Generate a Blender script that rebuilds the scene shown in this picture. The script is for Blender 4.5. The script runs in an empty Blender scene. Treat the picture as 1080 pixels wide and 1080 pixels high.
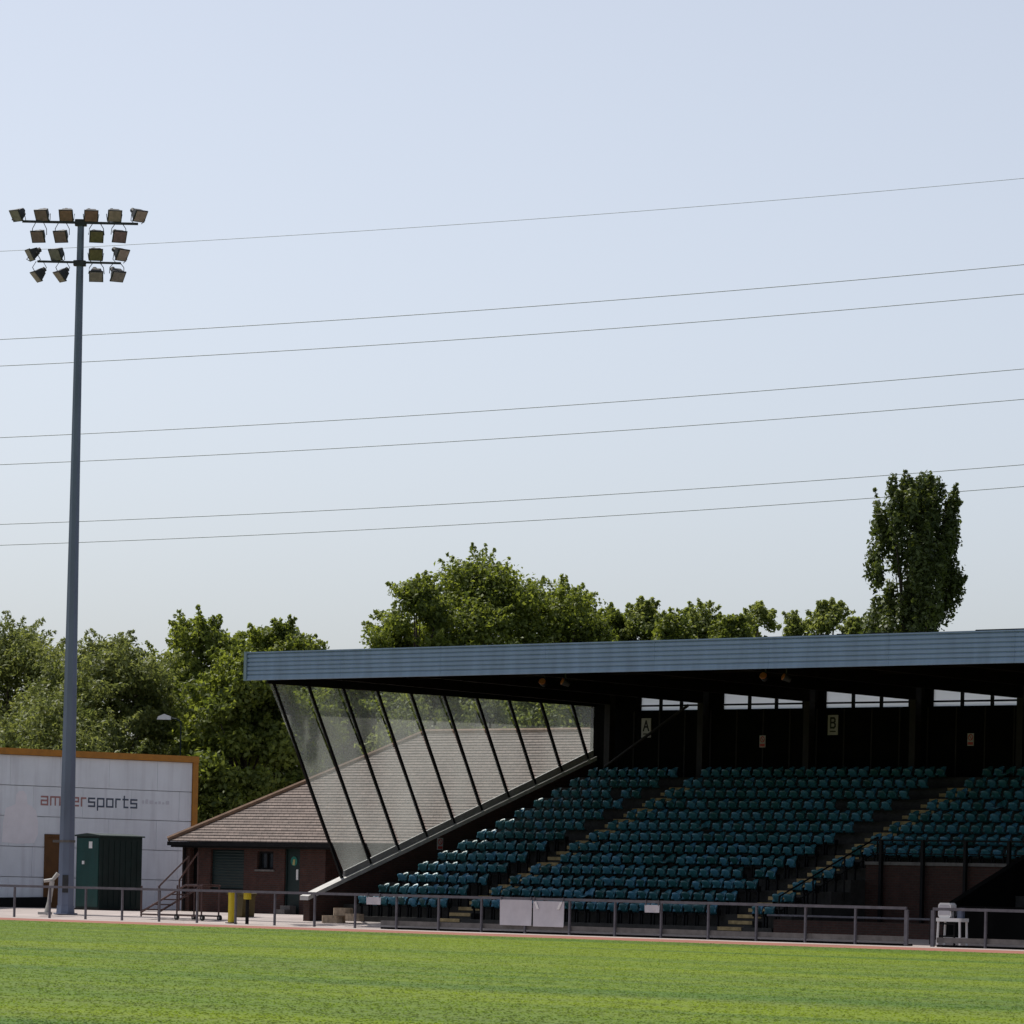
import bpy, math, random
import numpy as np
from mathutils import Vector, Matrix, Euler
random.seed(7); rng = np.random.default_rng(7)
scn = bpy.context.scene
COL = scn.collection
R = math.radians

# ------------------------------------------------------------------ camera
F = 5000.0; ROLL = 0.0225; HOR = 935.0; EYE = 1.42
cam = bpy.data.cameras.new('camera'); co = bpy.data.objects.new('camera', cam); COL.objects.link(co)
cam.sensor_width = 36; cam.lens = 36*F/1080; cam.shift_y = (HOR-540)/1080
cam.clip_start = 1; cam.clip_end = 6000
co.matrix_world = Matrix.Translation((0, 0, EYE)) @ Matrix.Rotation(R(90), 4, 'X') @ Matrix.Rotation(ROLL, 4, 'Z')
scn.camera = co

# --------------------------------------------- ground plan: a along the stand, d behind the railing, z up
_l = math.hypot(4940, F)
U = (4940/_l, -F/_l); V = (F/_l, 4940/_l)
P0 = (0.0, 144.0)
ANG = math.atan2(U[1], U[0])
def W(a, d, z=0): return Vector((P0[0]+a*U[0]+d*V[0], P0[1]+a*U[1]+d*V[1], z))
def AD(X, Y): return ((X-P0[0])*U[0]+(Y-P0[1])*U[1], (X-P0[0])*V[0]+(Y-P0[1])*V[1])
def ray(px, py):
    dx, dy = px-540, HOR-py; c, s = math.cos(ROLL), math.sin(ROLL)
    return (dx*c-dy*s)/F, (dx*s+dy*c)/F
def at_d(px, py, d):           # the point of the plane d = const seen at a place of the photograph
    tx, tz = ray(px, py)
    a = (tx*(P0[1]+d*V[1])-P0[0]-d*V[0])/(U[0]-tx*U[1]); Y = P0[1]+a*U[1]+d*V[1]
    return a, EYE+tz*Y
def at_a(px, py, a):
    tx, tz = ray(px, py)
    d = (tx*(P0[1]+a*U[1])-P0[0]-a*U[0])/(V[0]-tx*V[1]); Y = P0[1]+a*U[1]+d*V[1]
    return d, EYE+tz*Y
def at_Y(px, py, Y):
    tx, tz = ray(px, py); return tx*Y, EYE+tz*Y

# ------------------------------------------------------------------ materials
def mat(name, col, rough=.7, var=.15, vs=2.0, bump=0, bs=20, metal=0, spec=.4, col2=None, stretch=(1,1,1), island=0, objrand=0):
    m = bpy.data.materials.new(name); m.use_nodes = True; nt = m.node_tree; N = nt.nodes; L = nt.links
    b = N['Principled BSDF']; b.inputs['Roughness'].default_value = rough; b.inputs['Metallic'].default_value = metal
    b.inputs['Specular IOR Level'].default_value = spec
    tc = N.new('ShaderNodeTexCoord'); mp = N.new('ShaderNodeMapping'); mp.inputs['Scale'].default_value = stretch
    L.new(tc.outputs['Object'], mp.inputs[0])
    nz = N.new('ShaderNodeTexNoise'); nz.inputs['Scale'].default_value = vs; nz.inputs['Detail'].default_value = 6; nz.inputs['Roughness'].default_value = .6
    L.new(mp.outputs[0], nz.inputs['Vector'])
    mx = N.new('ShaderNodeMix'); mx.data_type = 'RGBA'
    c2 = col2 or tuple(min(1, c*(1+var)) for c in col); c1 = col if col2 else tuple(c*(1-var) for c in col)
    mx.inputs[6].default_value = (*c1, 1); mx.inputs[7].default_value = (*c2, 1)
    rmp = N.new('ShaderNodeMapRange'); rmp.inputs[1].default_value = .3; rmp.inputs[2].default_value = .7
    L.new(nz.outputs[0], rmp.inputs[0]); L.new(rmp.outputs[0], mx.inputs[0])
    out = mx.outputs[2]
    if island or objrand:
        if island:
            g = N.new('ShaderNodeNewGeometry'); src = g.outputs['Random Per Island']
        else:
            g = N.new('ShaderNodeObjectInfo'); src = g.outputs['Random']
        hs = N.new('ShaderNodeHueSaturation'); k = island or objrand
        m1 = N.new('ShaderNodeMapRange'); m1.inputs[3].default_value = 1-k; m1.inputs[4].default_value = 1+k
        m2 = N.new('ShaderNodeMapRange'); m2.inputs[3].default_value = .5-.07*k; m2.inputs[4].default_value = .5+.04*k
        L.new(src, m1.inputs[0]); L.new(src, m2.inputs[0]); L.new(m1.outputs[0], hs.inputs['Value']); L.new(m2.outputs[0], hs.inputs['Hue'])
        L.new(out, hs.inputs['Color']); out = hs.outputs[0]
    L.new(out, b.inputs['Base Color'])
    if bump:
        n2 = N.new('ShaderNodeTexNoise'); n2.inputs['Scale'].default_value = bs; n2.inputs['Detail'].default_value = 4
        L.new(mp.outputs[0], n2.inputs['Vector'])
        bp = N.new('ShaderNodeBump'); bp.inputs['Strength'].default_value = bump; bp.inputs['Distance'].default_value = .02
        L.new(n2.outputs[0], bp.inputs['Height']); L.new(bp.outputs[0], b.inputs['Normal'])
    return m
def brick(name, c1, c2, mortar, w=.225, h=.075, ms=.012):
    m = mat(name, c1, .9, .2, 3); nt = m.node_tree; N = nt.nodes; L = nt.links
    tc = [n for n in N if n.type == 'TEX_COORD'][0]
    sx = N.new('ShaderNodeSeparateXYZ'); L.new(tc.outputs['Object'], sx.inputs[0])
    ad = N.new('ShaderNodeMath'); L.new(sx.outputs[0], ad.inputs[0]); L.new(sx.outputs[1], ad.inputs[1])
    cb = N.new('ShaderNodeCombineXYZ'); L.new(ad.outputs[0], cb.inputs[0]); L.new(sx.outputs[2], cb.inputs[1])
    bt = N.new('ShaderNodeTexBrick'); bt.inputs['Scale'].default_value = 1
    bt.inputs['Brick Width'].default_value = w; bt.inputs['Row Height'].default_value = h; bt.inputs['Mortar Size'].default_value = ms
    bt.inputs['Color1'].default_value = (*c1, 1); bt.inputs['Color2'].default_value = (*c2, 1); bt.inputs['Mortar'].default_value = (*mortar, 1)
    L.new(cb.outputs[0], bt.inputs['Vector'])
    mx = [n for n in N if n.type == 'MIX'][0]
    ml = N.new('ShaderNodeMix'); ml.data_type = 'RGBA'; ml.blend_type = 'MULTIPLY'; ml.inputs[0].default_value = .6
    mx.inputs[6].default_value = (.5, .5, .5, 1); mx.inputs[7].default_value = (1.2, 1.15, 1.1, 1)
    L.new(bt.outputs[0], ml.inputs[6]); L.new(mx.outputs[2], ml.inputs[7])
    L.new(ml.outputs[2], N['Principled BSDF'].inputs['Base Color'])
    bp = N.new('ShaderNodeBump'); bp.inputs['Strength'].default_value = .5; bp.inputs['Distance'].default_value = .01; bp.invert = True
    L.new(bt.outputs['Fac'], bp.inputs['Height']); L.new(bp.outputs[0], N['Principled BSDF'].inputs['Normal'])
    return m
def leafmat(name, dark, light, trans=.35):
    m = bpy.data.materials.new(name); m.use_nodes = True; nt = m.node_tree; N = nt.nodes; L = nt.links
    b = N['Principled BSDF']; b.inputs['Roughness'].default_value = .55; b.inputs['Specular IOR Level'].default_value = .35
    g = N.new('ShaderNodeNewGeometry'); tc = N.new('ShaderNodeTexCoord')
    nz = N.new('ShaderNodeTexNoise'); nz.inputs['Scale'].default_value = .5; nz.inputs['Detail'].default_value = 3
    L.new(tc.outputs['Object'], nz.inputs['Vector'])
    ad = N.new('ShaderNodeMath'); ad.operation = 'MULTIPLY_ADD'; ad.inputs[1].default_value = .55
    L.new(g.outputs['Random Per Island'], ad.inputs[0])
    sc = N.new('ShaderNodeMath'); sc.operation = 'MULTIPLY_ADD'; sc.inputs[1].default_value = 1.2; sc.inputs[2].default_value = -.35
    L.new(nz.outputs[0], sc.inputs[0]); L.new(sc.outputs[0], ad.inputs[2])
    mx = N.new('ShaderNodeMix'); mx.data_type = 'RGBA'; mx.inputs[6].default_value = (*dark, 1); mx.inputs[7].default_value = (*light, 1)
    L.new(ad.outputs[0], mx.inputs[0]); L.new(mx.outputs[2], b.inputs['Base Color'])
    tr = N.new('ShaderNodeBsdfTranslucent')
    hs = N.new('ShaderNodeHueSaturation'); hs.inputs['Saturation'].default_value = 1.15; hs.inputs['Value'].default_value = 1.5; hs.inputs['Hue'].default_value = .485
    L.new(mx.outputs[2], hs.inputs['Color']); L.new(hs.outputs[0], tr.inputs[0])
    ms = N.new('ShaderNodeMixShader'); ms.inputs[0].default_value = trans
    L.new(b.outputs[0], ms.inputs[1]); L.new(tr.outputs[0], ms.inputs[2]); L.new(ms.outputs[0], N['Material Output'].inputs[0])
    return m
M = {}
M['fascia'] = mat('blue_profiled_sheet', (.195, .275, .44), .40, .16, 1.4, spec=.5, stretch=(1.6, 1, .25))
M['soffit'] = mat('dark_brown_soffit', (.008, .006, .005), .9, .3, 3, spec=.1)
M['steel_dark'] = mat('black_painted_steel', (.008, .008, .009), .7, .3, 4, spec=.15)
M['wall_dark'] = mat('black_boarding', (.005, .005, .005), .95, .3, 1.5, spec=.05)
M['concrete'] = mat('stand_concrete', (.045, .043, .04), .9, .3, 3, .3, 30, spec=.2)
M['nosing'] = mat('worn_yellow_nosing', (.34, .25, .12), .85, .4, 6)
M['brick_stand'] = brick('stand_brick', (.062, .024, .018), (.042, .018, .014), (.048, .034, .028))
M['brick'] = brick('dark_red_brick', (.078, .028, .021), (.052, .021, .017), (.055, .042, .038))
M['cap'] = mat('weathered_pale_capping', (.42, .41, .39), .6, .2, 3)
M['seat'] = mat('teal_seat_plastic', (.034, .140, .190), .36, .2, 9, spec=.5, objrand=.55)
M['seats'] = mat('teal_seat_plastic_rows', (.034, .140, .190), .36, .2, 9, spec=.5, island=.55)
M['rail'] = mat('grey_violet_galvanised', (.115, .11, .13), .55, .25, 5, metal=.2)
M['kick'] = mat('grey_kickboard', (.13, .12, .115), .8, .3, 4)
M['white'] = mat('white_panel', (.50, .48, .52), .55, .08, 3)
M['whitegloss'] = mat('white_plastic', (.75, .74, .74), .4, .05, 3)
M['pole'] = mat('galvanised_mast', (.145, .175, .25), .5, .18, 1.2, metal=.2, stretch=(1, 1, .3))
M['fitting'] = mat('floodlight_housing', (.03, .032, .036), .6, .3, 5)
M['lens'] = [mat('floodlight_glass_'+n, tuple(1.25*q for q in (c[0], c[1]*.98, c[2]*1.15)), .5, .25, 8, spec=.3) for n, c in
             (('grey', (.20, .18, .165)), ('rose', (.20, .135, .13)), ('rust', (.22, .13, .095)), ('olive', (.13, .115, .055)), ('sand', (.28, .22, .17)))]
M['amberwall'] = None
M['orange'] = mat('amber_trim_paint', (.42, .17, .015), .5, .15, 3)
M['door_amber'] = mat('brown_amber_door', (.13, .055, .012), .6, .2, 3)
M['green_box'] = mat('dark_green_steel', (.008, .048, .044), .55, .25, 2, stretch=(1, 1, .4))
M['green_door'] = mat('dark_green_paint', (.005, .018, .018), .5, .2, 3)
M['steps'] = mat('brown_red_steel', (.075, .04, .038), .6, .3, 5)
M['rubber'] = mat('black_rubber', (.01, .01, .01), .8, .2, 5)
M['yellow'] = mat('yellow_paint', (.55, .43, .015), .5, .12, 4)
M['mustard'] = mat('dull_mustard_plastic', (.075, .055, .012), .6, .2, 4)
M['tan'] = mat('pale_stone', (.30, .23, .16), .9, .4, 8)
M['bark'] = mat('grey_brown_bark', (.07, .055, .045), .95, .35, 6, .5, 14, stretch=(1, 1, .3))
M['wire'] = mat('weathered_aluminium_wire', (.52, .55, .6), .5, .1, 1)
M['red'] = mat('sign_red', (.45, .06, .05), .6, .05)
M['ink'] = mat('sign_black', (.015, .015, .016), .7, .05)
M['textgrey'] = mat('faded_slate_lettering', (.085, .105, .15), .8, .15, 3)
M['textred'] = mat('faded_coral_lettering', (.40, .20, .19), .8, .15, 3)
M['ghost'] = mat('faded_white_mural', (.90, .86, .90), .85, .05, 2)
M['faint'] = mat('faint_lettering', (.66, .66, .72), .85, .05, 2)
M['orange_lens'] = mat('rust_orange_lamp_glass', (.30, .11, .04), .4, .2, 8)
M['lampwhite'] = mat('pale_lamp_plastic', (.7, .72, .75), .3, .05)
def tiles():
    m = brick('brown_roof_tiles', (.205, .165, .148), (.165, .132, .118), (.12, .095, .084), .30, .14, .018); return m
M['tiles'] = tiles()
def amberwall():
    m = mat('white_painted_blockwork', (.82, .85, .90), .85, .06, .8); nt = m.node_tree; N = nt.nodes; L = nt.links
    b = N['Principled BSDF']; base = b.inputs['Base Color'].links[0].from_socket
    tc = [n for n in N if n.type == 'TEX_COORD'][0]
    mp = N.new('ShaderNodeMapping'); mp.inputs['Scale'].default_value = (3, 3, .25); L.new(tc.outputs['Object'], mp.inputs[0])
    nz = N.new('ShaderNodeTexNoise'); nz.inputs['Scale'].default_value = 1; nz.inputs['Detail'].default_value = 6; L.new(mp.outputs[0], nz.inputs['Vector'])
    mr = N.new('ShaderNodeMapRange'); mr.inputs[1].default_value = .48; mr.inputs[2].default_value = .75; mr.inputs[4].default_value = .55; L.new(nz.outputs[0], mr.inputs[0])
    mx = N.new('ShaderNodeMix'); mx.data_type = 'RGBA'; mx.inputs[7].default_value = (.60, .60, .65, 1)
    L.new(mr.outputs[0], mx.inputs[0]); L.new(base, mx.inputs[6]); L.new(mx.outputs[2], b.inputs['Base Color']); return m
M['amberwall'] = amberwall()
def glass():
    m = bpy.data.materials.new('dusty_windscreen_glass'); m.use_nodes = True; nt = m.node_tree; N = nt.nodes; L = nt.links
    b = N['Principled BSDF']; b.inputs['Base Color'].default_value = (.62, .64, .62, 1); b.inputs['Roughness'].default_value = .3
    t = N.new('ShaderNodeBsdfTransparent'); t.inputs[0].default_value = (.93, .95, .95, 1)
    tc = N.new('ShaderNodeTexCoord'); mp = N.new('ShaderNodeMapping'); mp.inputs['Scale'].default_value = (1, 1, .4); L.new(tc.outputs['Object'], mp.inputs[0])
    nz = N.new('ShaderNodeTexNoise'); nz.inputs['Scale'].default_value = .55; nz.inputs['Detail'].default_value = 1.5; L.new(mp.outputs[0], nz.inputs['Vector'])
    mr = N.new('ShaderNodeMapRange'); mr.inputs[1].default_value = .3; mr.inputs[2].default_value = .75; mr.inputs[3].default_value = .05; mr.inputs[4].default_value = .24
    L.new(nz.outputs[0], mr.inputs[0])
    tl = N.new('ShaderNodeBsdfTranslucent'); tl.inputs[0].default_value = (.72, .74, .70, 1)
    m0 = N.new('ShaderNodeMixShader'); m0.inputs[0].default_value = .5; L.new(b.outputs[0], m0.inputs[1]); L.new(tl.outputs[0], m0.inputs[2])
    ms = N.new('ShaderNodeMixShader'); L.new(mr.outputs[0], ms.inputs[0]); L.new(t.outputs[0], ms.inputs[1]); L.new(m0.outputs[0], ms.inputs[2])
    L.new(ms.outputs[0], N['Material Output'].inputs[0]); return m
M['glass'] = glass()
def frosted():
    m = bpy.data.materials.new('frosted_clerestory_sheet'); m.use_nodes = True; nt = m.node_tree; N = nt.nodes; L = nt.links
    b = N['Principled BSDF']; b.inputs['Base Color'].default_value = (.8, .85, .88, 1)
    tl = N.new('ShaderNodeBsdfTranslucent'); tl.inputs[0].default_value = (.92, .95, .97, 1)
    nz = N.new('ShaderNodeTexNoise'); nz.inputs['Scale'].default_value = .6
    mr = N.new('ShaderNodeMapRange'); mr.inputs[3].default_value = .93; mr.inputs[4].default_value = .8; L.new(nz.outputs[0], mr.inputs[0])
    ms = N.new('ShaderNodeMixShader'); L.new(mr.outputs[0], ms.inputs[0]); L.new(b.outputs[0], ms.inputs[1]); L.new(tl.outputs[0], ms.inputs[2])
    L.new(ms.outputs[0], N['Material Output'].inputs[0]); return m
M['frost'] = frosted()
M['dark_glass'] = mat('dark_window_glass', (.012, .016, .02), .15, .2, 3, spec=.6)

# ------------------------------------------------------------------ mesh building
class MB:
    def __init__(s): s.v = []; s.f = []; s.mi = []; s.cur = 0
    def add(s, vs, fs):
        o = len(s.v); s.v += [tuple(p) for p in vs]; s.f += [tuple(i+o for i in f) for f in fs]; s.mi += [s.cur]*len(fs)
    def box(s, x0, x1, y0, y1, z0, z1, bev=0):
        if bev <= 0:
            vs = [(x, y, z) for z in (z0, z1) for y in (y0, y1) for x in (x0, x1)]
            s.add(vs, [(0, 2, 3, 1), (4, 5, 7, 6), (0, 1, 5, 4), (2, 6, 7, 3), (0, 4, 6, 2), (1, 3, 7, 5)]); return s
        b = min(bev, (x1-x0)/2.01, (y1-y0)/2.01)
        pl = [(x0+b, y0), (x1-b, y0), (x1, y0+b), (x1, y1-b), (x1-b, y1), (x0+b, y1), (x0, y1-b), (x0, y0+b)]
        s.prism(pl, z0, z1); return s
    def prism(s, pl, z0, z1):
        n = len(pl); s.add([(x, y, z0) for x, y in pl]+[(x, y, z1) for x, y in pl],
            [tuple(range(n))[::-1], tuple(range(n, 2*n))]+[(i, (i+1) % n, n+(i+1) % n, n+i) for i in range(n)]); return s
    def prof_y(s, pl, y0, y1):          # outline in (x, z), extruded along y
        n = len(pl); s.add([(x, y0, z) for x, z in pl]+[(x, y1, z) for x, z in pl],
            [tuple(range(n)), tuple(range(n, 2*n))[::-1]]+[(i, n+i, n+(i+1) % n, (i+1) % n) for i in range(n)]); return s
    def prof_x(s, pl, x0, x1):          # outline in (y, z), extruded along x
        n = len(pl); s.add([(x0, y, z) for y, z in pl]+[(x1, y, z) for y, z in pl],
            [tuple(range(n))[::-1], tuple(range(n, 2*n))]+[(i, (i+1) % n, n+(i+1) % n, n+i) for i in range(n)]); return s
    def tube(s, pts, r, n=8, r2=None, cap=True, up=(0, 0, 1)):
        pts = [Vector(p) for p in pts]; k = len(pts); vs = []
        for i, p in enumerate(pts):
            t = (pts[min(i+1, k-1)]-pts[max(i-1, 0)]).normalized(); u = Vector(up)
            if abs(t.dot(u)) > .95: u = Vector((1, 0, 0))
            a = t.cross(u).normalized(); b = t.cross(a); rr = r if r2 is None else r+(r2-r)*i/(k-1)
            vs += [p+a*math.cos(2*math.pi*(j+.5)/n)*rr+b*math.sin(2*math.pi*(j+.5)/n)*rr for j in range(n)]
        fs = [(i*n+j, i*n+(j+1) % n, (i+1)*n+(j+1) % n, (i+1)*n+j) for i in range(k-1) for j in range(n)]
        if cap: fs += [tuple(range(n)), tuple(range((k-1)*n, k*n))[::-1]]
        s.add(vs, fs); return s
    def build(s, name, m, parent=None, base=(0, 0, 0), smooth=False, frame=None):
        me = bpy.data.meshes.new(name)
        b = Vector(base); me.from_pydata([tuple(Vector(p)-b) for p in s.v], [], s.f)
        for mm in (m if isinstance(m, list) else [m]): me.materials.append(mm)
        if isinstance(m, list): me.polygons.foreach_set('material_index', s.mi)
        if smooth: me.polygons.foreach_set('use_smooth', [True]*len(me.polygons))
        bm_fix(me); o = bpy.data.objects.new(name, me); COL.objects.link(o)
        if parent: o.parent = parent
        return o
import bmesh
def bm_fix(me):
    bm = bmesh.new(); bm.from_mesh(me); bmesh.ops.recalc_face_normals(bm, faces=bm.faces); bm.to_mesh(me); bm.free()
def tag(o, label=None, cat=None, group=None, kind=None):
    if label: o['label'] = label
    if cat: o['category'] = cat
    if group: o['group'] = group
    if kind: o['kind'] = kind
    return o
def thing(name, a, d, z, label, cat, group=None, world=False, rot=None):
    """an Empty at the thing's base, its x along the stand and its y away from the pitch (or a world frame)"""
    o = bpy.data.objects.new(name, None); COL.objects.link(o); o.empty_display_size = .3
    if world: o.location = (a, d, z)
    else: o.location = W(a, d, z); o.rotation_euler = (0, 0, ANG)
    if rot is not None: o.rotation_euler = (0, 0, rot)
    tag(o, label, cat, group); o['base'] = 0; del o['base']
    return o
def solo(mb, name, m, a, d, z, label, cat, group=None, smooth=False, kind=None):
    o = mb.build(name, m, None, (a, d, z), smooth); o.location = W(a, d, z); o.rotation_euler = (0, 0, ANG)
    return tag(o, label, cat, group, kind)
def strokes(mb, lines, w, ox, oz, sx, sz, plane, base, depth, k0=0):
    """letter strokes as thin raised bars; plane 'y' (reads along x) or 'x' (reads along y)"""
    k = k0
    for ln in lines:
        for (p, q) in zip(ln[:-1], ln[1:]):
            p = (ox+p[0]*sx, oz+p[1]*sz); q = (ox+q[0]*sx, oz+q[1]*sz)
            dx, dz = q[0]-p[0], q[1]-p[1]; l = math.hypot(dx, dz); dx /= l; dz /= l
            e = w*.5; p = (p[0]-dx*e*.9, p[1]-dz*e*.9); q = (q[0]+dx*e*.9, q[1]+dz*e*.9); n = (-dz*e, dx*e)
            pl = [(p[0]+n[0], p[1]+n[1]), (p[0]-n[0], p[1]-n[1]), (q[0]-n[0], q[1]-n[1]), (q[0]+n[0], q[1]+n[1])]
            t = depth+.0011*(k % 5); k += 1
            if plane == 'x': mb.prof_x(pl, base, base+t)
            else: mb.prof_y(pl, base-t, base)
    return k
GL = {'a': ([[(0, 1), (.75, 1), (.75, 0), (0, 0), (0, .52), (.75, .52)]], .75), 'm': ([[(0, 0), (0, 1), (1.1, 1), (1.1, 0)], [(.55, 1), (.55, 0)]], 1.1),
      'b': ([[(0, 1.45), (0, 0), (.75, 0), (.75, 1), (0, 1)]], .75), 'e': ([[(.75, 0), (0, 0), (0, 1), (.75, 1), (.75, .52), (0, .52)]], .75),
      'r': ([[(0, 0), (0, 1), (.5, 1)]], .5), 's': ([[(.72, 1), (0, 1), (0, .52), (.72, .52), (.72, 0), (0, 0)]], .72),
      'p': ([[(0, -.45), (0, 1), (.75, 1), (.75, 0), (0, 0)]], .75), 'o': ([[(0, 0), (0, 1), (.75, 1), (.75, 0), (0, 0)]], .75),
      't': ([[(.15, 1.4), (.15, 0), (.6, 0)], [(0, 1), (.6, 1)]], .6),
      'A': ([[(0, 0), (.4, 1), (.8, 0)], [(.18, .38), (.62, .38)]], .8),
      'B': ([[(.08, 0), (.08, 1), (.55, 1), (.7, .85), (.7, .67), (.55, .53), (.08, .53)], [(.55, .53), (.74, .36), (.74, .14), (.58, 0), (.08, 0)]], .8)}

# ------------------------------------------------------------------ setting: ground sheets
def sheet(name, pts_fn, m, label=None):
    vs, fs = pts_fn; me = bpy.data.meshes.new(name); me.from_pydata(vs, [], fs); me.materials.append(m)
    o = bpy.data.objects.new(name, me); COL.objects.link(o); o['kind'] = 'structure'; return o
def strip(rows, a0, a1):
    vs = []; fs = []
    for d, z in rows: vs += [tuple(W(a0, d, z)), tuple(W(a1, d, z))]
    for i in range(len(rows)-1): fs.append((2*i, 2*i+1, 2*i+3, 2*i+2))
    return vs, fs
def grassmat(blade=False):
    m = bpy.data.materials.new('grass_blades' if blade else 'mown_grass'); m.use_nodes = True; nt = m.node_tree; N = nt.nodes; L = nt.links
    b = N['Principled BSDF']; b.inputs['Roughness'].default_value = .8; b.inputs['Specular IOR Level'].default_value = .1
    tc = N.new('ShaderNodeTexCoord')
    rot = N.new('ShaderNodeMapping'); rot.inputs['Rotation'].default_value = (0, 0, -ANG); L.new(tc.outputs['Object'], rot.inputs[0])
    def noise(scale, stretch=(1, 1, 1), det=4, ro=.6):
        mp = N.new('ShaderNodeMapping'); mp.inputs['Scale'].default_value = stretch; L.new(rot.outputs[0], mp.inputs[0])
        n = N.new('ShaderNodeTexNoise'); n.inputs['Scale'].default_value = scale; n.inputs['Detail'].default_value = det; n.inputs['Roughness'].default_value = ro
        L.new(mp.outputs[0], n.inputs['Vector']); return n.outputs[0]
    def mix(fac, a, c, lo, hi, blend='MIX'):
        r = N.new('ShaderNodeMapRange'); r.inputs[1].default_value = lo; r.inputs[2].default_value = hi; L.new(fac, r.inputs[0])
        x = N.new('ShaderNodeMix'); x.data_type = 'RGBA'; L.new(r.outputs[0], x.inputs[0])
        for sk, val in ((6, a), (7, c)):
            if isinstance(val, tuple): x.inputs[sk].default_value = (*val, 1)
            else: L.new(val, x.inputs[sk])
        return x.outputs[2]
    c = mix(noise(.16, (.12, 1, 1), 3), (.066, .124, .018), (.134, .186, .009), .42, .58)      # mowing bands along the pitch
    c = mix(noise(.5, (.25, 1, 1), 5), c, (.108, .145, .034), .45, .8)
    gi = N.new('ShaderNodeNewGeometry'); c = mix(gi.outputs['Random Per Island'], c, (.18, .215, .06), .6, 1.8)
    c = mix(noise(14, (1, 1, 1), 5, .75), (.088, .135, .016), c, .15, .5)
    c = mix(noise(6, (1, 1, 1), 6, .8), c, (.19, .225, .06), .65, .95)
    L.new(c, b.inputs['Base Color'])
    if blade:
        tr = N.new('ShaderNodeBsdfTranslucent'); hs = N.new('ShaderNodeHueSaturation'); hs.inputs['Value'].default_value = 1.5; L.new(c, hs.inputs['Color']); L.new(hs.outputs[0], tr.inputs[0])
        ms = N.new('ShaderNodeMixShader'); ms.inputs[0].default_value = .6; L.new(b.outputs[0], ms.inputs[1]); L.new(tr.outputs[0], ms.inputs[2]); L.new(ms.outputs[0], N['Material Output'].inputs[0]); return m
    bp = N.new('ShaderNodeBump'); bp.inputs['Strength'].default_value = .08; bp.inputs['Distance'].default_value = .01
    L.new(noise(22, (1, 1, 1), 5, .8), bp.inputs['Height']); L.new(bp.outputs[0], b.inputs['Normal'])
    return m
GRASS = grassmat(); BLADE = grassmat(True)
M['track'] = mat('red_running_track', (.25, .095, .065), .9, .15, .6)
M['paving'] = mat('pale_concrete_paving', (.34, .295, .28), .9, .22, .5)
M['earth'] = mat('rough_far_grass', (.06, .085, .025), .95, .3, .2)
sheet('grass_field', strip([(-160, 0), (-7, 0)], -120, 160), GRASS)
def grass_tufts():
    rg = np.random.default_rng(3); n = 90000
    Y = 1/np.sqrt(rg.random(n)*(1/44**2-1/156**2)+1/156**2)*1.0; Y = 44+(156-44)*rg.random(n)**1.15
    X = (rg.random(n)*2-1)*(.112*Y+3)
    a = (X-P0[0])*U[0]+(Y-P0[1])*U[1]; d = (X-P0[0])*V[0]+(Y-P0[1])*V[1]
    k = d < -7.05; X, Y = X[k], Y[k]; n = len(X); NB = 3
    h = .004+.007*rg.random((n, NB)); ang = rg.random((n, NB))*math.pi*2; off = rg.normal(size=(n, NB, 2))*.045; w = .010+.010*rg.random((n, NB))
    cx = X[:, None]+off[..., 0]; cy = Y[:, None]+off[..., 1]; ux, uy = np.cos(ang)*w, np.sin(ang)*w; ln = .014+.020*rg.random((n, NB)); lx, ly = -np.sin(ang)*ln, np.cos(ang)*ln
    z0 = np.full_like(cx, .001); q = np.stack([np.stack([cx-ux, cy-uy, z0], -1), np.stack([cx+ux, cy+uy, z0], -1), np.stack([cx+lx+ux*.35, cy+ly+uy*.35, h], -1), np.stack([cx+lx-ux*.35, cy+ly-uy*.35, h], -1)], 2).reshape(-1, 3)
    m = n*NB; me = bpy.data.meshes.new('grass_tufts'); me.vertices.add(m*4); me.vertices.foreach_set('co', q.astype(np.float32).ravel())
    me.loops.add(m*4); me.loops.foreach_set('vertex_index', np.arange(m*4, dtype=np.int32)); me.polygons.add(m)
    me.polygons.foreach_set('loop_start', np.arange(0, m*4, 4, dtype=np.int32)); me.polygons.foreach_set('loop_total', np.full(m, 4, np.int32)); me.update(); me.validate()
    me.materials.append(BLADE)
    o = bpy.data.objects.new('grass_tufts', me); COL.objects.link(o)
    tag(o, 'short mown green grass covering the sports field in front of the stand', 'grass', None, 'stuff')
grass_tufts()
sheet('running_track', strip([(-7, 0), (-2.2, 0)], -120, 160), M['track'])
sheet('pavement', strip([(-2.2, 0), (0.4, 0.0), (5, .25), (45, .25)], -120, 160), M['paving'])
g = 3000
sheet('ground', ([(-g, -g, -.05), (g, -g, -.05), (g, g, -.05), (-g, g, -.05)], [(0, 1, 2, 3)]), M['earth'])

# ------------------------------------------------------------------ grandstand
AE = -12.4; DF = 3.0; DB = 16.2; AR = 34.0           # inner face of the end wall, front, back, right end
RD, RZ, NR = .88, .375, 13                            # row depth, rise, rows
D0, Z0 = 3.6, .35
VA0, VA1, VR = 7.4, 14.3, 5                           # the walled opening in the lower rows
stand = thing('grandstand', 0, DF, 0, 'covered football grandstand with blue fascia, rows of teal seats and glazed end screen', 'grandstand')
SB = (0, DF, 0)
def sp(mb, name, m, parent=stand, **k): return mb.build(name, m, parent, SB, **k)
def floor_z(k): return Z0+RZ*k
def profile(k0, dback=DB):
    pl = [(D0+RD*k0, 0.0)]
    for k in range(k0, NR):
        pl += [(D0+RD*k, floor_z(k)), (D0+RD*(k+1), floor_z(k))]
    pl += [(D0+RD*NR, floor_z(NR)), (dback, floor_z(NR)), (dback, 0)]
    return pl
mb = MB()
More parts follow.
